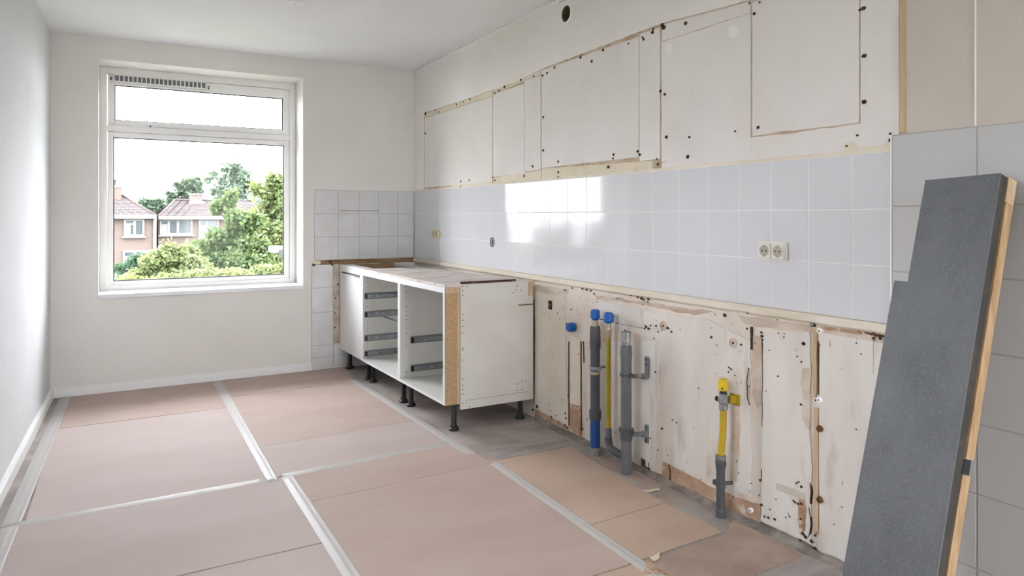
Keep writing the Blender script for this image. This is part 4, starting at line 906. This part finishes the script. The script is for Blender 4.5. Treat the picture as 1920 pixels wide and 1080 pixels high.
hwin(h1, 232, 271, 410.5, 443, HY, (.52,), [(.02, .5, .70)]); hwin(h1, 230, 278, 470, 500, HY, (.48, .85)); hwin(h1, 150, 190, 411, 444, HY, (.5,)); hwin(h1, 140, 190, 470, 500, HY, (.5,))
a = BW(213, 352, HY+4); b = BW(228, 372, HY+4)
ch = obj('chimney', box(a[0]-.4, b[0], HY+3.4, HY+4.6, b[1]-1.0, a[1]), 'brick', h1); obj('chimney_cap', box(a[0]-.45, b[0]+.05, HY+3.35, HY+4.65, a[1], a[1]+.12), 'owhite', ch)
obj('chimney_pot', lat(((a[0]+b[0])/2-.2, HY+4, a[1]+.1), (0, 0, 1), [(0, .13), (.3, .13), (.32, .2), (.40, .2), (.45, .1)], 10), 'odark', ch)
a = BW(292, 405, HY); obj('downpipe', lat((1.83, HY-.12, GZ), (0, 0, 1), [(0, .10), (a[1]-GZ, .10)], 10), 'owhite', h1)
h2, ez2 = house('brick_house', 296.5, 520, HY+1.5, 407, 328, 470, 376, 9, 'brick house with long mauve ridge roof behind the garden trees', ol=.0)
hwin(h2, 299, 361, 411, 440, HY+1.5, (.27, .55), [(.02, .27, .62)]); hwin(h2, 372, 410, 411, 446, HY+1.5, (.4,)); hwin(h2, 300, 345, 468, 500, HY+1.5, (.5,))
a = BW(357, 363, HY+5.5); b = BW(378, 380, HY+5.5)
ch = obj('chimney', box(a[0], b[0], HY+5, HY+6.2, b[1]-.6, a[1]), 'brick', h2); obj('chimney_cap', box(a[0]-.05, b[0]+.05, HY+4.95, HY+6.25, a[1]-.12, a[1]), 'owhite', ch)
obj('lead_flashing', box(a[0]-.12, b[0]+.12, HY+4.9, HY+4.98, b[1]-.1, b[1]+.1), 'owhite', ch)
# garden wall and carport
a = BW(190, 503, 30); b = BW(251, 523, 30)
gw = tag(empty('garden_wall', ((a[0]+b[0])/2, 30, GZ)), 'low white garden wall at the lower left of the window', 'garden wall')
obj('wall_body', box(a[0]-3, b[0], 30, 30.2, GZ, a[1]-.08), 'owhite', gw); obj('wall_coping', box(a[0]-3, b[0]+.05, 29.95, 30.25, a[1]-.08, a[1]), 'owhite', gw)
a = P(511, 470, 11.0)
cp = tag(empty('carport', (a.x+1.5, 11.5, GZ)), 'white canopy roof and post at the right edge of the window', 'carport')
obj('canopy_roof', box(a.x-.05, a.x+3, 10.6, 11.1, a.z-.03, a.z+.07, .02), 'owhite', cp); obj('fascia', box(a.x+.02, a.x+3, 10.56, 10.60, a.z-.09, a.z+.03), 'odark', cp)
for dx in (.20, 2.8): obj('post', box(a.x+dx, a.x+dx+.09, 10.7, 10.8, GZ, a.z-.03), 'owhite', cp)

def tree(name, label, base, blobs, leaf, count, m, seed, trunk=.12, grp='trees beyond the window'):
    """blobs = [(centre Vector, rx, ry, rz)]; leaves are small folded quads"""
    rn = random.Random(seed)
    r = tag(empty(name, base), label, 'tree', grp)
    bm = bmesh.new(); top = max(blobs, key=lambda b: b[0].z)[0]; b0 = Vector(base)
    path = [b0.lerp(Vector((top.x, top.y, top.z)), t)+Vector((rn.uniform(-.08, .08), rn.uniform(-.08, .08), 0))*(t > 0) for t in (0, .25, .5, .75, .98)]
    tube(bm, path, [trunk, trunk*.85, trunk*.65, trunk*.4, trunk*.12], 8)
    for (cn, rx, ry, rz) in blobs:
        t = min(.9, max(.15, (cn.z-rz*.6-b0.z)/max(.1, top.z-b0.z))); s_ = path[0].lerp(path[-1], t)
        tube(bm, [s_, s_.lerp(cn, .5)+Vector((0, 0, .15)), cn+Vector((0, 0, rz*.4))], [trunk*.35, trunk*.22, trunk*.06], 6)
        for _ in range(3): tube(bm, [cn, cn+Vector((rn.uniform(-1, 1)*rx, rn.uniform(-1, 1)*ry, rn.uniform(-.2, .9)*rz))*1.0], [trunk*.12, trunk*.04], 5)
    obj('trunk', bm, 'bark', r)
    vol = [b[1]*b[3] for b in blobs]; tv = sum(vol); verts = []; faces = []
    for b, vv in zip(blobs, vol):
        cn, rx, ry, rz = b
        sub = [(rn.gauss(0, .45), rn.gauss(0, .45), rn.gauss(0, .45)) for _ in range(max(6, int(26*vv/tv)+4))]
        for _ in range(int(count*vv/tv)):
            s_ = rn.choice(sub); p = Vector((cn.x+rx*(s_[0]+rn.gauss(0, .20)), cn.y+ry*(s_[1]+rn.gauss(0, .20)), cn.z+rz*(s_[2]+rn.gauss(0, .20))))
            d = Vector((rn.gauss(0, 1), rn.gauss(0, 1), rn.gauss(-.3, .6))).normalized(); e = d.cross(Vector((rn.gauss(0, 1), rn.gauss(0, 1), rn.gauss(0, 1)))).normalized()
            L_ = leaf*rn.uniform(.7, 1.4); k = len(verts)
            verts += [p, p+d*L_*.5+e*L_*.32, p+d*L_, p+d*L_*.5-e*L_*.32]; faces.append((k, k+1, k+2, k+3))
    me = bpy.data.meshes.new('foliage'); off = Vector(base); me.from_pydata([v-off for v in verts], [], faces); me.materials.append(M[m])
    f = bpy.data.objects.new('foliage', me); C.objects.link(f); f.parent = r; stuff(f)
    return r
def blob(u, v, y, ru, rv_):
    p = P(u, v, y); k = (p-Vector((0, 0, CAM_H))).length/CAM_F; return (p, ru*k, (ru+rv_)/2*k, rv_*k)
def gnd(u, y): p = P(u, 450, y); return (p.x, y, GZ)
tree('maple_tree', 'tall leafy green tree in the middle of the window view', gnd(432, 21), [blob(430, 372, 21, 12, 24), blob(428, 410, 21, 24, 26), blob(400, 445, 21, 32, 26), blob(450, 440, 21, 34, 34), blob(385, 480, 21, 40, 28), blob(440, 490, 21, 50, 34), blob(470, 500, 21, 36, 30), blob(420, 520, 21, 60, 24)], .13, 26000, 'leaf_mid', 1, .16)
tree('lime_tree', 'pale yellow-green tree filling the right side of the window', gnd(515, 25), [blob(512, 345, 25, 26, 30), blob(505, 390, 25, 32, 30), blob(520, 430, 25, 36, 34), blob(490, 440, 25, 30, 26), blob(545, 380, 25, 30, 50), blob(510, 480, 25, 34, 30)], .14, 18000, 'leaf_light', 2, .18)
tree('birch_tree', 'loose tree with visible branches above the far roof, right', gnd(445, 62), [blob(422, 335, 62, 16, 20), blob(445, 325, 62, 20, 20), blob(462, 350, 62, 20, 16), blob(438, 360, 62, 26, 16), blob(415, 365, 62, 14, 14), blob(470, 385, 62, 26, 20)], .30, 4200, 'leaf_hazed', 3, .35)
tree('pine_tree', 'dark tree behind the roof beside the middle chimney', gnd(345, 66), [blob(350, 345, 66, 12, 14), blob(338, 352, 66, 10, 12), blob(372, 352, 66, 9, 14), blob(356, 368, 66, 22, 12), blob(320, 370, 66, 10, 12)], .28, 4200, 'leaf_hazed', 4, .35)
tree('distant_tree', 'low distant tree in the dip between the two roofs', gnd(285, 75), [blob(284, 386, 75, 16, 10), blob(300, 384, 75, 14, 10), blob(265, 384, 75, 10, 8)], .32, 2400, 'leaf_hazed', 5, .35)
tree('garden_shrub', 'dark green shrub before the left house', gnd(258, 24), [blob(250, 492, 24, 22, 14), blob(270, 500, 24, 24, 20), blob(255, 515, 24, 26, 14)], .12, 9000, 'leaf_dark', 6, .10, 'shrubs beyond the window')
tree('garden_shrub', 'light green bush between dark shrub and tall tree', gnd(318, 19), [blob(310, 490, 19, 26, 20), blob(338, 480, 19, 26, 26), blob(320, 515, 19, 44, 18), blob(360, 510, 19, 30, 22)], .095, 16000, 'leaf_light', 7, .10, 'shrubs beyond the window')
tree('garden_hedge', 'bright green hedge along the bottom edge of the window', gnd(300, 14), [blob(225, 530, 14, 24, 7), blob(265, 528, 14, 30, 9), blob(310, 527, 14, 34, 10), blob(370, 525, 14, 40, 12), blob(440, 520, 14, 40, 14), blob(500, 512, 14, 30, 16)], .075, 18000, 'leaf_light', 8, .08, 'shrubs beyond the window')
tree('boundary_hedge', 'tall green hedge mirrored in the glazed wall tiles', (-15.5, 30, GZ), [(Vector((-21+i*1.9, 30, -1.6+(.35 if i % 2 else 0))), 1.6, 1.2, 2.6) for i in range(7)], .34, 9000, 'leaf_mid', 9, .10, 'shrubs beyond the window')
